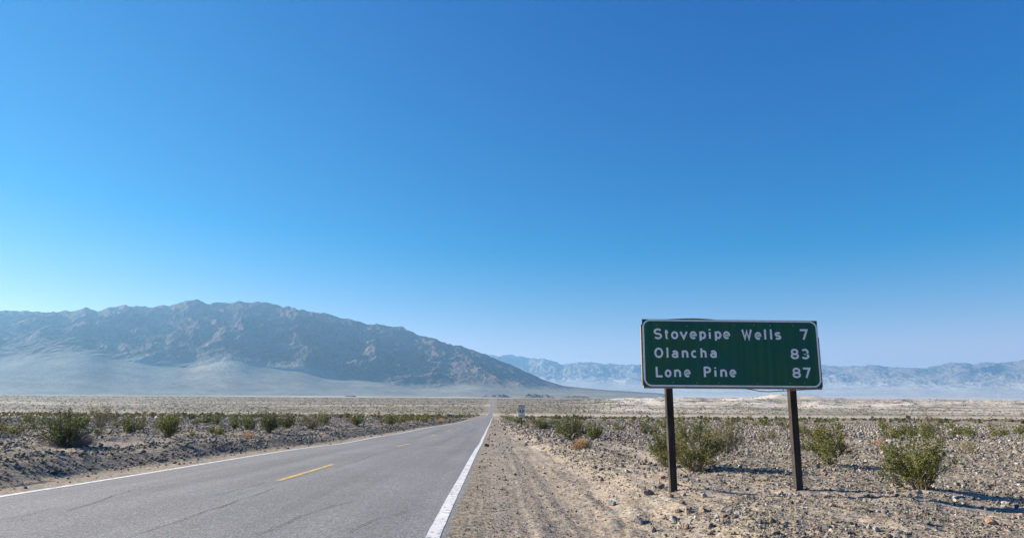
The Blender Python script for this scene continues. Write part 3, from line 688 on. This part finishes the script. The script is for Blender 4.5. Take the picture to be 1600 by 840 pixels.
def build_green_sign():
    Y = 121.0; d = pix_ray(702.7, 648.3); x = d[0]/d[1]*Y; zc = CAM_Z+d[2]/d[1]*Y; zg = float(ground_z(x, Y, False))
    root = empty('small_road_sign', (x, Y, zg)); root['label'] = 'small teal green sign standing low among the shrubs left of the road'; root['category'] = 'road sign'
    mb = MB(); mb.box((0, 0, zc-zg), (0.92, 0.006, 0.38)); pl = mb.build('sign_plate', M_TEAL, root)
    rounded_frame(0.88, 0.34, -0.44, zc-zg-0.17, 0.04, 0.02, -0.006, 0.004).build('border', M_TEAL, pl)
    mb = MB(); mb.box((-.05, 0.03, (zc-zg)/2-0.1), (0.06, 0.045, zc-zg+0.4)); mb.build('post', M_RUST, root, 0.004)
build_green_sign()

# ------------------------------------------------------------------ plants
def leaf_material():
    t = NT('creosote_leaf'); base = t.attr('tint')
    tr = t.new('ShaderNodeBsdfTranslucent'); t.l.new(base, tr.inputs['Color']); mx = t.new('ShaderNodeMixShader'); mx.inputs[0].default_value = 0.30
    out = t.n['Material Output']; t.done(base, 0.6, None, 0.25)
    t.l.new(t.p.outputs[0], mx.inputs[1]); t.l.new(tr.outputs[0], mx.inputs[2]); t.l.new(mx.outputs[0], out.inputs['Surface'])
    return t.m
M_LEAF = leaf_material()
def stem_material(name, a, b):
    t = NT(name); c = t.coords(); return t.done(t.ramp(t.noise(c, 9.0, 4, 0.7), [(0.3, a), (0.7, b)]), 0.9)
M_STEM = stem_material('grey_brown_stem', (0.10, 0.078, 0.060), (0.27, 0.225, 0.185))
M_DEAD = stem_material('bleached_dead_twig', (0.20, 0.165, 0.135), (0.46, 0.41, 0.36))
def dry_material():
    t = NT('dry_straw'); return t.done(t.attr('tint'), 0.9)
M_DRY = dry_material()

def tubes_np(paths, n=3):
    """paths: list of (k,3) points and (k,) radii -> verts, quads"""
    V, Fq, b = [], [], 0
    for P, r in paths:
        k = len(P); T = np.gradient(P, axis=0); T /= np.linalg.norm(T, axis=1)[:, None]+1e-9
        ref = np.array([0.3, 0.9, 0.1]); a = np.cross(T, ref); a /= np.linalg.norm(a, axis=1)[:, None]+1e-9; c = np.cross(T, a)
        ang = np.arange(n)*2*math.pi/n
        ring = P[:, None] + r[:, None, None]*(a[:, None]*np.cos(ang)[None, :, None] + c[:, None]*np.sin(ang)[None, :, None])
        V.append(ring.reshape(-1, 3)); i, j = np.meshgrid(np.arange(k-1), np.arange(n), indexing='ij'); j2 = (j+1) % n
        Fq.append(np.stack([i*n+j, i*n+j2, (i+1)*n+j2, (i+1)*n+j], -1).reshape(-1, 4)+b); b += k*n
    return np.concatenate(V), np.concatenate(Fq)

def leaves_np(P, size, g, hue):
    """a small diamond leaf at each point"""
    n = len(P); a = g.normal(size=(n, 3)); a[:, 2] += 0.35; a /= np.linalg.norm(a, axis=1)[:, None]
    b = np.cross(a, g.normal(size=(n, 3))); b /= np.linalg.norm(b, axis=1)[:, None]
    s = size*g.uniform(0.6, 1.35, n)[:, None]
    V = np.stack([P-a*s*0.55, P+b*s*0.30, P+a*s*0.60, P-b*s*0.30], 1).reshape(-1, 3)
    Fq = np.arange(4*n).reshape(n, 4)
    lum = np.exp(g.normal(0, 0.28, n))[:, None]; mixv = np.clip(g.normal(0.5, 0.25, n), 0, 1)[:, None]
    C = (np.array(hue[0])*(1-mixv) + np.array(hue[1])*mixv)*lum
    return V, Fq, np.repeat(C, 4, 0)

HUES = {'green': ((0.078, 0.098, 0.016), (0.142, 0.146, 0.030)), 'dark': ((0.058, 0.078, 0.018), (0.105, 0.118, 0.030)), 'olive': ((0.125, 0.128, 0.034), (0.185, 0.172, 0.058)), 'yellow': ((0.16, 0.145, 0.045), (0.21, 0.185, 0.07))}
def bush_geo(seed, W, H, nst, leaf, nleaf, hue='green', low=0.30, dens_top=1.0, bare=0.0):
    g = np.random.default_rng(seed); paths, tips, wts = [], [], []
    lobes = g.uniform(0, 2*math.pi, 4); lamp = g.uniform(0.04, 0.17, 4)
    for i in range(nst):
        a = g.uniform(0, 2*math.pi); u = math.sqrt(g.uniform(0.0, 1)); rad = W/2*(u**0.75)*(0.92+sum(lamp[k]*math.cos((k+1)*a+lobes[k]) for k in range(4))*0.5)
        h = H*math.sqrt(1.0-(0.80*u)**2)*g.uniform(0.55, 1.0)
        if u > 0.5 and g.random() < 0.5: h *= g.uniform(0.40, 0.85)
        base = np.array([math.cos(a), math.sin(a), 0])*g.uniform(0.0, 0.07)*W; tip = np.array([math.cos(a)*rad, math.sin(a)*rad, h])
        ctl = base*0.5+tip*np.array([0.32, 0.32, 0.52])+g.normal(0, 0.05, 3)*H
        t = np.linspace(0, 1, 7)[:, None]; P = base*(1-t)**2+2*ctl*t*(1-t)+tip*t*t + g.normal(0, 0.009*H, (7, 3))*(t > 0.05); P[0, 2] = -0.05
        r0 = g.uniform(0.005, 0.011)*min(1.3, max(0.5, H)); r = r0*(1-0.75*t[:, 0]); paths.append((P, r))
        if g.random() < bare: continue
        for k in range(g.integers(4, 8)):
            tt = g.uniform(low, 0.97); p0 = base*(1-tt)**2+2*ctl*tt*(1-tt)+tip*tt*tt
            d = np.array([math.cos(a), math.sin(a), 0])*g.uniform(0.0, 0.7)+np.array([0, 0, g.uniform(0.35, 1.0)])+g.normal(0, 0.42, 3); d /= np.linalg.norm(d)
            L = H*g.uniform(0.10, 0.26)*(1.1-0.4*tt); s = np.linspace(0, 1, 4)[:, None]
            Q = p0 + d*L*s + np.array([0, 0, 0.25])*L*s*s; paths.append((Q, r0*0.42*(1-0.6*s[:, 0]))); tips.append(Q); wts.append(L)
        tips.append(P[4:]); wts.append(0.3*H)
    wts = np.array(wts); cnt = np.maximum(1, (nleaf*wts/wts.sum()).astype(int)); pts = []
    for Q, c in zip(tips, cnt):
        s = g.uniform(0.12, 1.0, c)**0.8*(len(Q)-1); i = np.minimum(s.astype(int), len(Q)-2); f = (s-i)[:, None]
        pts.append(Q[i]*(1-f)+Q[i+1]*f + g.normal(0, leaf*0.95, (c, 3)))
    P = np.concatenate(pts); P = P[P[:, 2] > 0.02]
    return tubes_np(paths, 3), leaves_np(P, leaf, g, HUES[hue])

def make_bush(label, group, loc, rz, *args, name='creosote_bush', cat='shrub', stem_mat=None, **kw):
    (sv, sf), (lv, lf, lc) = bush_geo(*args, **kw)
    root = empty(name, loc, rz); tag(root, label, cat, group)
    mesh_np('stems', sv, sf, stem_mat or M_STEM, root); mesh_np('foliage', lv, lf, M_LEAF, root, col=lc)
    return root

def dry_geo(seed, W, H, n, hue=((0.25, 0.145, 0.075), (0.39, 0.255, 0.14))):
    g = np.random.default_rng(seed); paths = []
    for i in range(n):
        a = g.uniform(0, 2*math.pi); e = math.asin(g.uniform(0.0, 1.0)); rr = g.uniform(0.75, 1.05)
        tip = np.array([math.cos(a)*math.cos(e)*W/2, math.sin(a)*math.cos(e)*W/2, math.sin(e)*H])*rr; s = np.linspace(g.uniform(0, 0.6), 1, 5)[:, None]
        bend = g.normal(0, 0.10*W, 3); P = tip*s + bend*s*(1-s)*1.6; P[:, 2] = np.abs(P[:, 2])+0.01; paths.append((P, (0.0042-0.0022*s[:, 0])*max(0.6, W)))
        for _ in range(2):
            P2 = P[2:4].mean(0) + np.linspace(0, 1, 3)[:, None]*(tip*0.25+g.normal(0, 0.12*W, 3)); P2[:, 2] = np.abs(P2[:, 2])+0.01; paths.append((P2, np.array([0.003, 0.002, 0.001])*max(0.6, W)*1.2))
    V, Fq = tubes_np(paths, 3); mixv = np.clip(g.normal(0.5, 0.3, len(paths)), 0, 1)
    cnts = [len(p[0])*3 for p in paths]; C = np.repeat(np.array(hue[0])*(1-mixv[:, None])+np.array(hue[1])*mixv[:, None], cnts, 0)
    return V, Fq, C
def make_dry(label, loc, seed, W, H, n, hue=None, name='dry_bush', group=None):
    V, Fq, C = dry_geo(seed, W, H, n, hue) if hue else dry_geo(seed, W, H, n)
    o = mesh_np(name, V, Fq, M_DRY, col=C); o.location = loc; tag(o, label, 'dry shrub', group); return o

def place_px(px, py, wpx, hpx):
    x, y, z = at(px, py); s = px_scale(x, y); return x, y, z, wpx/s, hpx/s

# the shrubs one can tell apart: pixel of the base, width and height in the photo, hue, label
HERO = [
 (1084,737,104,90,'green',0.26,'big creosote bush just right of the left timber post of the big green sign'),
 (1041,729,54,76,'green',0.24,'upright creosote bush half hidden by the left timber post of the big green sign'),
 (1134,709,72,58,'olive',0.40,'wide airy creosote bush filling the gap between the two posts of the green sign'),
 (1291,724,88,76,'green',0.36,'thin creosote bush with bare grey stems just right of the right sign post'),
 (1440,764,112,104,'green',0.22,'full bright green creosote bush alone at the right, its shadow on sand'),
 (1452,684,40,42,'olive',0.30,'olive shrub standing directly behind the top of the full bright green bush'),
 (893,688,52,44,'dark',0.22,'tallest dark creosote of the roadside clump behind the orange tumbleweed'),
 (848,671,32,19,'dark',0.15,'low rounded creosote at the left end of the clump behind the tumbleweed'),
 (928,686,38,30,'green',0.20,'spreading creosote at the right end of the clump behind the tumbleweed'),
 (96,695,84,62,'dark',0.22,'large dark creosote bush with dead grey twigs at its foot, far left'),
 (157,668,40,38,'olive',0.50,'loose shrub with a few high sprigs behind the large dark bush'),
 (262,683,44,42,'green',0.18,'dense green creosote on the left plain, beside the dirt windrow, alone'),
 (420,675,36,40,'dark',0.20,'tall dark creosote with pointed top on the left plain near the road'),
 (448,669,30,28,'dark',0.20,'creosote touching the right side of the pointed dark one'),
 (486,669,44,25,'olive',0.18,'wide low creosote between the pointed dark bush and the road'),
 (556,664,26,19,'green',0.18,'rounded creosote standing apart on the left verge where the windrow thins out'),
 (366,671,18,23,'dark',0.15,'small round dark creosote just behind the biggest tan tumbleweed'),
 (322,661,18,15,'green',0.2,'small creosote half way between the dense green bush and the round dark one'),
 (217,672,24,21,'olive',0.25,'brownish olive creosote just left of the dense green bush'),
 (197,668,24,25,'olive',0.30,'slanting olive shrub with bare foot right of the large dark bush'),
 (41,659,20,12,'olive',0.15,'flat topped olive shrub behind and left of the large dark bush'),
 (611,664,24,22,'green',0.2,'first dark creosote of the row along the left edge of the road'),
 (1512,709,38,25,'yellow',0.35,'sparse yellowish shrub just right of the full bright green bush'),
 (1494,682,28,17,'green',0.2,'compact green shrub behind the sparse yellowish one'),
 (1516,683,20,18,'green',0.25,'small upright green shrub right of the compact one, on the right plain'),
 (1596,678,26,16,'green',0.2,'green shrub cut by the right edge of the picture'),
 (1410,681,26,20,'olive',0.25,'olive shrub close behind the left flank of the full bright green bush'),
 (1382,671,20,14,'green',0.2,'small green shrub left of the orange dry tuft on the right plain'),
 (1206,687,16,18,'olive',0.3,'small olive shrub between the sign posts, nearer the right post'),
 (1191,690,14,15,'yellow',0.4,'pale yellowish shrub between the sign posts with hardly any leaves'),
 (1194,664,18,13,'green',0.2,'green shrub far behind the gap of the sign, tallest of its row'),
 (822,666,10,7,'yellow',0.2,'low yellowish green shrub at the foot of the speed limit sign'),
 (300,681,8,8,'olive',0.2,'tiny lone sprig on the gravel right of the dense green bush'),
]
for k, (px, py, wp, hp, hue, low, label) in enumerate(HERO):
    x, y, z, W, H = place_px(px, py, wp, hp); d = math.hypot(x, y)
    leaf = max(0.020, d*0.0017); area = W*H/(leaf*leaf); nleaf = int(min(34000, max(250, area*(2.2 if hue in ('olive', 'yellow') else 5.2))))
    make_bush(label, None, (x, y, z-0.02), k*1.3, 1200+k, W*1.12, H*1.0, int(min(84, max(14, 14+W*34))), leaf, nleaf, hue=hue, low=low, bare=0.25 if low > 0.35 else 0.08)
# bleached dead branches among the living ones
def dead_branches(px, py, label, pts_px):
    paths = []
    for ln, r in pts_px:
        bx, by, bz = at(px, py); s = px_scale(bx, by)
        P = np.array([((qx-px)/s, -0.25+0.05*i, (py-qy)/s) for i, (qx, qy) in enumerate(ln)]); paths.append((P, np.linspace(r, r*0.4, len(P))*0.45))
    V, Fq = tubes_np(paths, 5); o = mesh_np('dead_branch', V, Fq, M_DEAD); o.location = (bx, by, bz); tag(o, label, 'dead branch')
dead_branches(1448, 766, 'bleached forked dead branch lying at the foot of the full bright green bush', [([(1444,760),(1455,752),(1464,756),(1468,768),(1471,772)], .016), ([(1449,752),(1452,760),(1459,764)], .012), ([(1455,752),(1447,748)], .01)])
dead_branches(900, 692, 'pale arched dead branch in the clump behind the orange tumbleweed', [([(892,684),(896,677),(901,675),(905,678),(907,686)], .03), ([(896,677),(894,684)], .02)])
dead_branches(100, 697, 'pale broken branch sticking out of the large dark bush at far left', [([(78,708),(86,690),(92,676),(86,668)], .04), ([(92,676),(98,690)], .03), ([(96,684),(101,692),(104,700)], .03)])
# dry twig mass at the foot of the large dark bush
x, y, z, W, H = place_px(118, 698, 56, 26)
make_dry('tangle of dead grey twigs spilling right from the large dark bush', (x, y, z), 77, W, H, 260, ((0.15, 0.12, 0.10), (0.30, 0.25, 0.21)), 'dead_twigs')
DRY = [(909,701,30,15,420,'round orange brown tumbleweed on the gravel below the roadside clump',None),
 (388,684,17,10,200,'biggest tan tumbleweed beside the windrow left of the road',((0.40,0.25,0.12),(0.55,0.38,0.20))),
 (335,674,11,6,120,'small tan tumbleweed left of the round dark creosote',((0.40,0.26,0.14),(0.55,0.40,0.23))),
 (176,664,9,7,110,'orange dry tuft on the gravel right of the large dark bush',((0.42,0.20,0.09),(0.52,0.30,0.15))),
 (1375,699,18,13,160,'reddish bare dry shrub left of the full bright green bush',((0.22,0.11,0.07),(0.36,0.22,0.14))),
 (1394,678,13,8,120,'orange dry tuft behind the full bright green bush, on its left',((0.40,0.23,0.10),(0.52,0.34,0.17))),
 (690,658,14,5,120,'orange dry growth under the small teal sign by the left verge',((0.40,0.22,0.10),(0.52,0.32,0.16))),
 (827,667,14,5,120,'orange dry tuft just right of the speed limit sign',((0.40,0.22,0.10),(0.52,0.32,0.16))),
 (803,662,6,4,90,'tiny orange tuft just left of the speed limit post',((0.42,0.24,0.10),(0.52,0.32,0.16))),
 (2,674,16,18,160,'brown dry shrub cut by the left edge of the picture',((0.20,0.14,0.09),(0.32,0.24,0.16)))]
for k, (px, py, wp, hp, n, label, hue) in enumerate(DRY):
    x, y, z, W, H = place_px(px, py, wp, hp); make_dry(label, (x, y, z), 500+k, W, H, n, hue, 'tumbleweed' if 'tumble' in label else 'dry_bush')

# the many shrubs further out: prototypes with stems and foliage, copied
def proto(seed, hue, leaf, nleaf, nst, low=0.22):
    return make_bush('x', None, (0, 0, 0), 0, seed, 1.0, 0.85, nst, leaf, nleaf, hue=hue, low=low)
MID = [proto(3000+i, h, 0.060, 900, 16) for i, h in enumerate(('green', 'dark', 'olive', 'green', 'olive', 'dark'))]
FAR = [proto(3100+i, h, 0.13, 230, 9) for i, h in enumerate(('green', 'olive', 'dark', 'olive'))]
used = set()
def place_copy(src, x, y, W, label, group):
    if src.name in used: o = copy_tree(src)
    else: used.add(src.name); o = src
    o.location = (x, y, float(ground_z(x, y, False))-0.02*W); k = W*random.uniform(0.85, 1.1)
    o.rotation_euler = (0, 0, random.uniform(0, 6.28)); o.scale = (W, W*random.uniform(0.85, 1.1), k*random.uniform(0.85, 1.15))
    tag(o, label, None, group)
def far_or_mid(y): return random.choice(MID if y < 110 else FAR)
VERGE_L = [(624,663,16),(637,656,18),(652,658,14),(664,660,14),(675,658,11),(686,655,14),(697,655,13),(710,654.5,12),(718,653,10),(726,652.5,9),(733,651.5,8),(740,650.5,7),(746,649.8,6),(595,661,12),(644,657,13),(630,660,12),(656,655,12),(668,655,12)]
VERGE_R = [(786,653,7),(790,655,9),(794,656,9),(798,657,10),(802,659,11),(806,661,12),(810,662,12),(816,661,10),(783,651,6),(812,658,10)]
for px, py, wp in VERGE_L:
    x, y, z, W, _ = place_px(px, py, wp, 1); place_copy(far_or_mid(y), x, y, W, 'dark creosote in the close row that lines the left edge of the road', 'creosotes lining the left road edge')
for px, py, wp in VERGE_R:
    x, y, z, W, _ = place_px(px, py, wp, 1); place_copy(far_or_mid(y), x, y, W, 'small creosote in the short row on the right verge near the speed limit sign', 'creosotes lining the right road edge')
placed = [(o.location.x, o.location.y) for o in bpy.data.objects if o.get('category') == 'shrub' and o.location.y > 3]
def free(x, y, dmin): return all((x-a)**2+(y-b)**2 > dmin*dmin for a, b in placed)
def scatter(n, xr, yr, wr, label, group, dens):
    k = 0; tries = 0
    while k < n and tries < 30000:
        tries += 1
        y = yr[0]*(yr[1]/yr[0])**(random.random()**dens); az = random.uniform(*xr); x = y*math.tan(az)
        if -13.5 < x < 2.0 + 0.02*y or not free(x, y, 1.6): continue
        if y < 26 and x < 14: continue
        W = random.uniform(*wr); placed.append((x, y)); place_copy(far_or_mid(y), x, y, W, label, group); k += 1
scatter(112, (-0.68, -0.06), (24, 330), (0.6, 1.6), 'olive green creosote scattered across the gravel plain left of the road', 'shrubs on the left plain', 0.75)
scatter(100, (0.03, 0.68), (36, 330), (0.6, 1.5), 'small green shrub dotting the open gravel plain right of the road', 'shrubs on the right plain', 0.8)

# thousands of still smaller tufts toward the middle distance
def build_far_scrub():
    g = np.random.default_rng(99); n = 38000
    y = 150*(2300/150)**(g.random(n)**0.62); az = g.uniform(-0.72, 0.74, n); x = y*np.tan(az)
    den = np.where(y < 700, np.where(x < 0, 0.30, 0.12), 1.0)*np.where((y > 640) & (y < 960), np.where(x > 0, 0.06, 0.45), 1.0)
    den = den*np.clip(0.75+0.9*fbm(x/120.0, y/60.0, 3, 88), 0.05, 1); den = den*np.where((x > 0.16*y) & (y > 950), 0.8, 1)
    k = (np.abs(x+3.9) > 12) & (g.random(n) < den); x, y = x[k], y[k]; n = len(x)
    cy = 1350+1000*g.random(110)**1.2; cx = cy*g.uniform(0.12, 0.75, 110); cw = g.uniform(8, 26, 110)      # long low thickets on the dune sand
    ex = (cx[:, None]+g.normal(0, 1, (110, 16))*cw[:, None]).ravel(); ey = (cy[:, None]+g.normal(0, 9, (110, 16))).ravel()
    x = np.r_[x, ex]; y = np.r_[y, ey]; n = len(x)
    z = ground_z(x, y, False); w = np.exp(g.normal(0.45, 0.38, n))*(1+0.9*smooth(900, 2200, y)); w = np.where((g.random(n) < np.where((x > 0.1*y) & (y > 1200), 0.16, 0.02)) & (y > 900), w*3.0, w); wz = np.minimum(w, 2.2); q = 9
    c = np.repeat(np.stack([x, y, z+0.02], -1), q, 0); W = np.repeat(w, q); WZ = np.repeat(wz, q)
    P = c + np.stack([g.normal(0, 0.30, n*q)*W, g.normal(0, 0.30, n*q)*W, np.abs(g.normal(0.30, 0.17, n*q))*WZ], -1)
    a = g.normal(size=(n*q, 3)); a /= np.linalg.norm(a, axis=1)[:, None]; b = np.cross(a, g.normal(size=(n*q, 3))); b /= np.linalg.norm(b, axis=1)[:, None]
    s = (np.sqrt(W*WZ)*0.24)[:, None]; V = np.stack([P-a*s, P+b*s, P+a*s, P-b*s], 1).reshape(-1, 3)
    mixv = np.repeat(g.random(n), q)[:, None]; C = np.array((0.060, 0.066, 0.026))*(1-mixv)+np.array((0.15, 0.125, 0.070))*mixv
    tag(mesh_np('scrub', V, np.arange(4*n*q).reshape(-1, 4), M_LEAF, col=np.repeat(C, 4, 0)), kind='stuff')
build_far_scrub()

# fresh green weeds close to the ground
def build_weeds():
    g = np.random.default_rng(5); n = 9000
    x = np.concatenate([g.uniform(1.9, 16, n), g.uniform(-12.5, -8.6, n//2)]); y = np.concatenate([4.5+22*g.random(n)**1.3, 8+45*g.random(n//2)**1.4])
    den = smooth(0.05, 0.4, fbm(x*0.8, y*0.6, 3, 131)); den = den*(1-sand_mask(x, y))
    k = g.random(len(x)) < den*0.75; x, y = x[k], y[k]; m = len(x); z = ground_z(x, y); q = 5
    P = np.repeat(np.stack([x, y, z+0.012], -1), q, 0)+np.stack([g.normal(0, 0.018, m*q), g.normal(0, 0.018, m*q), np.abs(g.normal(0.006, 0.012, m*q))], -1)
    V, Fq, C = leaves_np(P, 0.030, g, ((0.085, 0.125, 0.028), (0.19, 0.20, 0.075)))
    tag(mesh_np('weeds', V, Fq, M_LEAF, col=C), kind='stuff')
build_weeds()

# ------------------------------------------------------------------ stones
def stone_material(attr):
    t = NT('stone_tinted' if attr else 'stone'); c = t.coords()
    if attr: base = t.attr('tint')
    else:
        oi = t.new('ShaderNodeObjectInfo'); base = oi.outputs['Color']
    v = t.ramp(t.noise(c, 1.6 if not attr else 24.0, 5, 0.7), [(0.3, 0.75), (0.7, 1.22)])
    return t.done(t.mix(base, v, 1.0, 'MULTIPLY'), 0.9, t.bump(t.noise(c, 5.0 if not attr else 60.0, 4), 0.4, 0.02 if attr else 0.15), 0.15)
M_STONE_T, M_STONE = stone_material(True), stone_material(False)
PAL = np.array([(0.30,0.285,0.27),(0.24,0.23,0.225),(0.40,0.335,0.26),(0.34,0.29,0.24),(0.27,0.225,0.215),(0.14,0.13,0.125),(0.42,0.395,0.35),(0.34,0.26,0.20),(0.20,0.185,0.175),(0.42,0.37,0.30)])
def ico(sub):
    bm = bmesh.new(); bmesh.ops.create_icosphere(bm, subdivisions=sub, radius=1.0); bm.verts.ensure_lookup_table()
    V = np.array([v.co[:] for v in bm.verts]); Fq = np.array([[v.index for v in f.verts] for f in bm.faces]); bm.free(); return V, Fq
I1, I3 = ico(1), ico(3)
def gravel_mesh(name, x, y, size, seed, sink=0.25, dark=None):
    g = np.random.default_rng(seed); n = len(x); V0, F0 = I1; nv = len(V0)
    B = V0[None]*g.uniform(0.72, 1.25, (n, nv, 1)); sc = np.stack([g.uniform(0.7, 1.35, n), g.uniform(0.6, 1.0, n), g.uniform(0.40, 0.80, n)], -1)*size[:, None]*0.5
    B = B*sc[:, None]; a = g.uniform(0, 2*math.pi, n); tl = g.normal(0, 0.3, n)
    ct, st = np.cos(tl)[:, None], np.sin(tl)[:, None]; Bx, Bz = B[..., 0]*ct-B[..., 2]*st, B[..., 0]*st+B[..., 2]*ct
    ca, sa = np.cos(a)[:, None], np.sin(a)[:, None]; X, Yv = Bx*ca-B[..., 1]*sa, Bx*sa+B[..., 1]*ca
    z = ground_z(x, y) + sc[:, 2]*(1-2*sink)
    V = np.stack([X+x[:, None], Yv+y[:, None], Bz+z[:, None]], -1).reshape(-1, 3)
    Fq = (F0[None]+np.arange(n)[:, None, None]*nv).reshape(-1, 3)
    C = 0.60*PAL[g.integers(0, len(PAL), n)]*np.exp(g.normal(0, 0.25, (n, 1)))
    if dark is not None: C = C*dark[:, None]
    return tag(mesh_np(name, V, Fq, M_STONE_T, col=np.repeat(C, nv, 0)), kind='stuff')
def build_gravel():
    g = np.random.default_rng(17); n = 190000
    r = 4.6*(210/4.6)**(g.random(n)**1.15); az = g.uniform(math.radians(-44), math.radians(45), n); x, y = r*np.sin(az), r*np.cos(az)
    on = (x > -0.36) | (x < -7.6)
    sm = sand_mask(x, y); sh = smooth(-0.6, -0.45, x)*(1-smooth(1.5, 2.2, x))
    clump = fbm(x*0.8, y*0.8, 3, 66); den = np.clip(0.85+1.1*clump, 0.22, 1.3)*(1-0.93*sm)*(1-0.78*sh)
    den = den*np.where((x < -7.6) & (x > -8.3), 0.25, 1.0); den = den*np.where((x > 1.7), 1.9, 1.0); den = den*np.where((x < -8.3) & (x > -10.2), 1.6, 1.0)
    k = on & (g.random(n) < den); x, y, r = x[k], y[k], r[k]; n = len(x)
    size = np.exp(g.normal(0, 0.50, n))*np.maximum(0.0145, 0.0019*r)*(1+0.35*np.clip(clump[k], -0.5, 1)); size = np.where(sh[k] > 0.4, size*0.75, size); size = np.minimum(size, np.where(x < -8.2, 0.085+0.0017*r, 0.36))
    gravel_mesh('gravel', x, y, size, 18, 0.16, np.where(x < -8.3, np.where(x > -10.4, 0.85, 1.18), 1.0))
    m = 42000; r2 = 4.6*(15/4.6)**g.random(m); a2 = g.uniform(math.radians(-6), math.radians(44), m); x2, y2 = r2*np.sin(a2), r2*np.cos(a2)
    k2 = (x2 > -0.40) & (g.random(m) < np.clip(0.55+0.9*fbm(x2*3.0, y2*0.35, 3, 68), 0.1, 1)); x2, y2 = x2[k2], y2[k2]
    gravel_mesh('fine_gravel', x2, y2, np.exp(g.normal(0, 0.35, len(x2)))*0.0105, 19, 0.12)
    print('gravel stones', n)
build_gravel()
def rock_proto(seed):
    g = np.random.default_rng(seed); V, Fq = I3[0].copy(), I3[1]
    for _ in range(11):
        nrm = g.normal(size=3); nrm /= np.linalg.norm(nrm); h = g.uniform(0.50, 0.85); d = V@nrm-h; V -= np.where(d > 0, d, 0)[:, None]*nrm*0.96
    V += 0.03*g.normal(size=V.shape); V *= np.array([1.0, g.uniform(0.65, 0.95), g.uniform(0.5, 0.8)])
    return mesh_np('stone', V*0.5, Fq, M_STONE, link=False)
ROCKS = [rock_proto(700+i) for i in range(10)]
def add_rock(x, y, size, col, label, group=None, flat=1.0, mesh=None, sink=0.22):
    o = bpy.data.objects.new('stone', mesh or random.choice(ROCKS)); COL.objects.link(o)
    o.location = (x, y, float(ground_z(x, y))+size*0.33*flat*(1-2*sink)); o.rotation_euler = (random.gauss(0, 0.2), random.gauss(0, 0.2), random.uniform(0, 6.28)); o.scale = (size, size, size*flat)
    o.color = (*[float(c) for c in col], 1); tag(o, label, 'stone', group)
NOTABLE = [
 (1013,773,20,(0.25,0.20,0.215),'purplish boulder on the bank just left of the foot of the left sign post'),
 (1034,760,13,(0.42,0.31,0.20),'tan stone leaning against the left side of the left sign post'),
 (1036,748,10,(0.36,0.25,0.16),'upright tan stone behind the left sign post, beside the big bush'),
 (957,791,15,(0.31,0.32,0.33),'blue grey stone on the bank some way left of the sign'),
 (980,738,9,(0.58,0.55,0.52),'whitish upright stone on the bank left of the sign, behind a sandy patch'),
 (994,740,9,(0.16,0.16,0.18),'dark stone right of the whitish upright one'),
 (1101,776,13,(0.48,0.47,0.45),'pale grey stone standing upright between the two sign posts'),
 (1049,776,11,(0.15,0.10,0.09),'dark reddish stone just in front of the left sign post'),
 (1059,799,16,(0.42,0.31,0.21),'tan pointed stone in front of the left sign post'),
 (1076,801,17,(0.38,0.28,0.19),'broad tan stone right beside the tan pointed one'),
 (1098,797,13,(0.44,0.34,0.23),'small tan stone right of the broad tan one'),
 (1000,819,22,(0.17,0.16,0.18),'dark violet stone low on the bank near the lower edge'),
 (1054,812,16,(0.18,0.165,0.20),'dark bluish stone of the pair in front of the left sign post'),
 (1071,825,18,(0.33,0.25,0.18),'brown angular stone below the dark bluish pair'),
 (1121,810,12,(0.36,0.37,0.38),'grey stone on the sandy gap in front of the sign'),
 (1153,806,14,(0.40,0.40,0.40),'light grey flat stone in front of the gap between the sign posts'),
 (1218,771,14,(0.42,0.34,0.25),'sandy brown stone at the left of the foot of the right sign post'),
 (1236,773,10,(0.30,0.34,0.36),'bluish stone touching the foot of the right sign post'),
 (1267,740,8,(0.42,0.35,0.27),'small tan stone beyond the right sign post on the sand'),
 (1357,797,13,(0.085,0.085,0.085),'round black stone in the shadow line right of the right sign post'),
 (1320,773,9,(0.33,0.36,0.38),'bluish grey stone on the sand right of the right sign post'),
 (1551,818,21,(0.42,0.27,0.20),'pinkish flat stone at the tip of the long sign shadow'),
 (1571,788,12,(0.44,0.44,0.43),'pale stone at the edge of the sign shadow, near the right edge'),
 (1275,829,13,(0.40,0.24,0.19),'reddish stone on the gravel at the lower right'),
 (1370,832,14,(0.42,0.40,0.37),'pale stone among green weeds at the bottom right'),
 (1020,832,16,(0.30,0.27,0.25),'grey brown stone at the bottom, below the dark violet one'),
 (1200,722,8,(0.20,0.17,0.15),'brown stone on the flat between the posts of the sign'),
]
for k, (px, py, wp, col, label) in enumerate(NOTABLE):
    col = tuple(0.75*c for c in col)
    x, y, z = at(px, py); add_rock(x, y, wp/px_scale(x, y), col, label, flat=0.95, mesh=ROCKS[k % len(ROCKS)])
def many_rocks(n, region, label, group, smin, smax, seed):
    g = np.random.default_rng(seed); k = 0
    while k < n:
        r = 5.0*(26/5.0)**(g.random()**1.1); az = g.uniform(math.radians(-42), math.radians(44)); x, y = r*math.sin(az), r*math.cos(az)
        if not region(x, y) or g.random() < 0.85*float(sand_mask(x, y)): continue
        add_rock(x, y, max(smin, 0.0048*r)*g.uniform(0.8, smax), 0.58*PAL[g.integers(0, len(PAL))]*np.exp(g.normal(0, 0.15)), label, group, flat=g.uniform(0.75, 1.1)); k += 1
many_rocks(175, lambda x, y: x > 1.7, 'ordinary fist sized stone strewn over the gravel bank right of the road', 'stones right of the road', 0.055, 1.9, 41)
many_rocks(75, lambda x, y: x < -8.35, 'dull grey stone strewn over the dirt windrow and gravel left of the road', 'stones left of the road', 0.06, 1.7, 42)
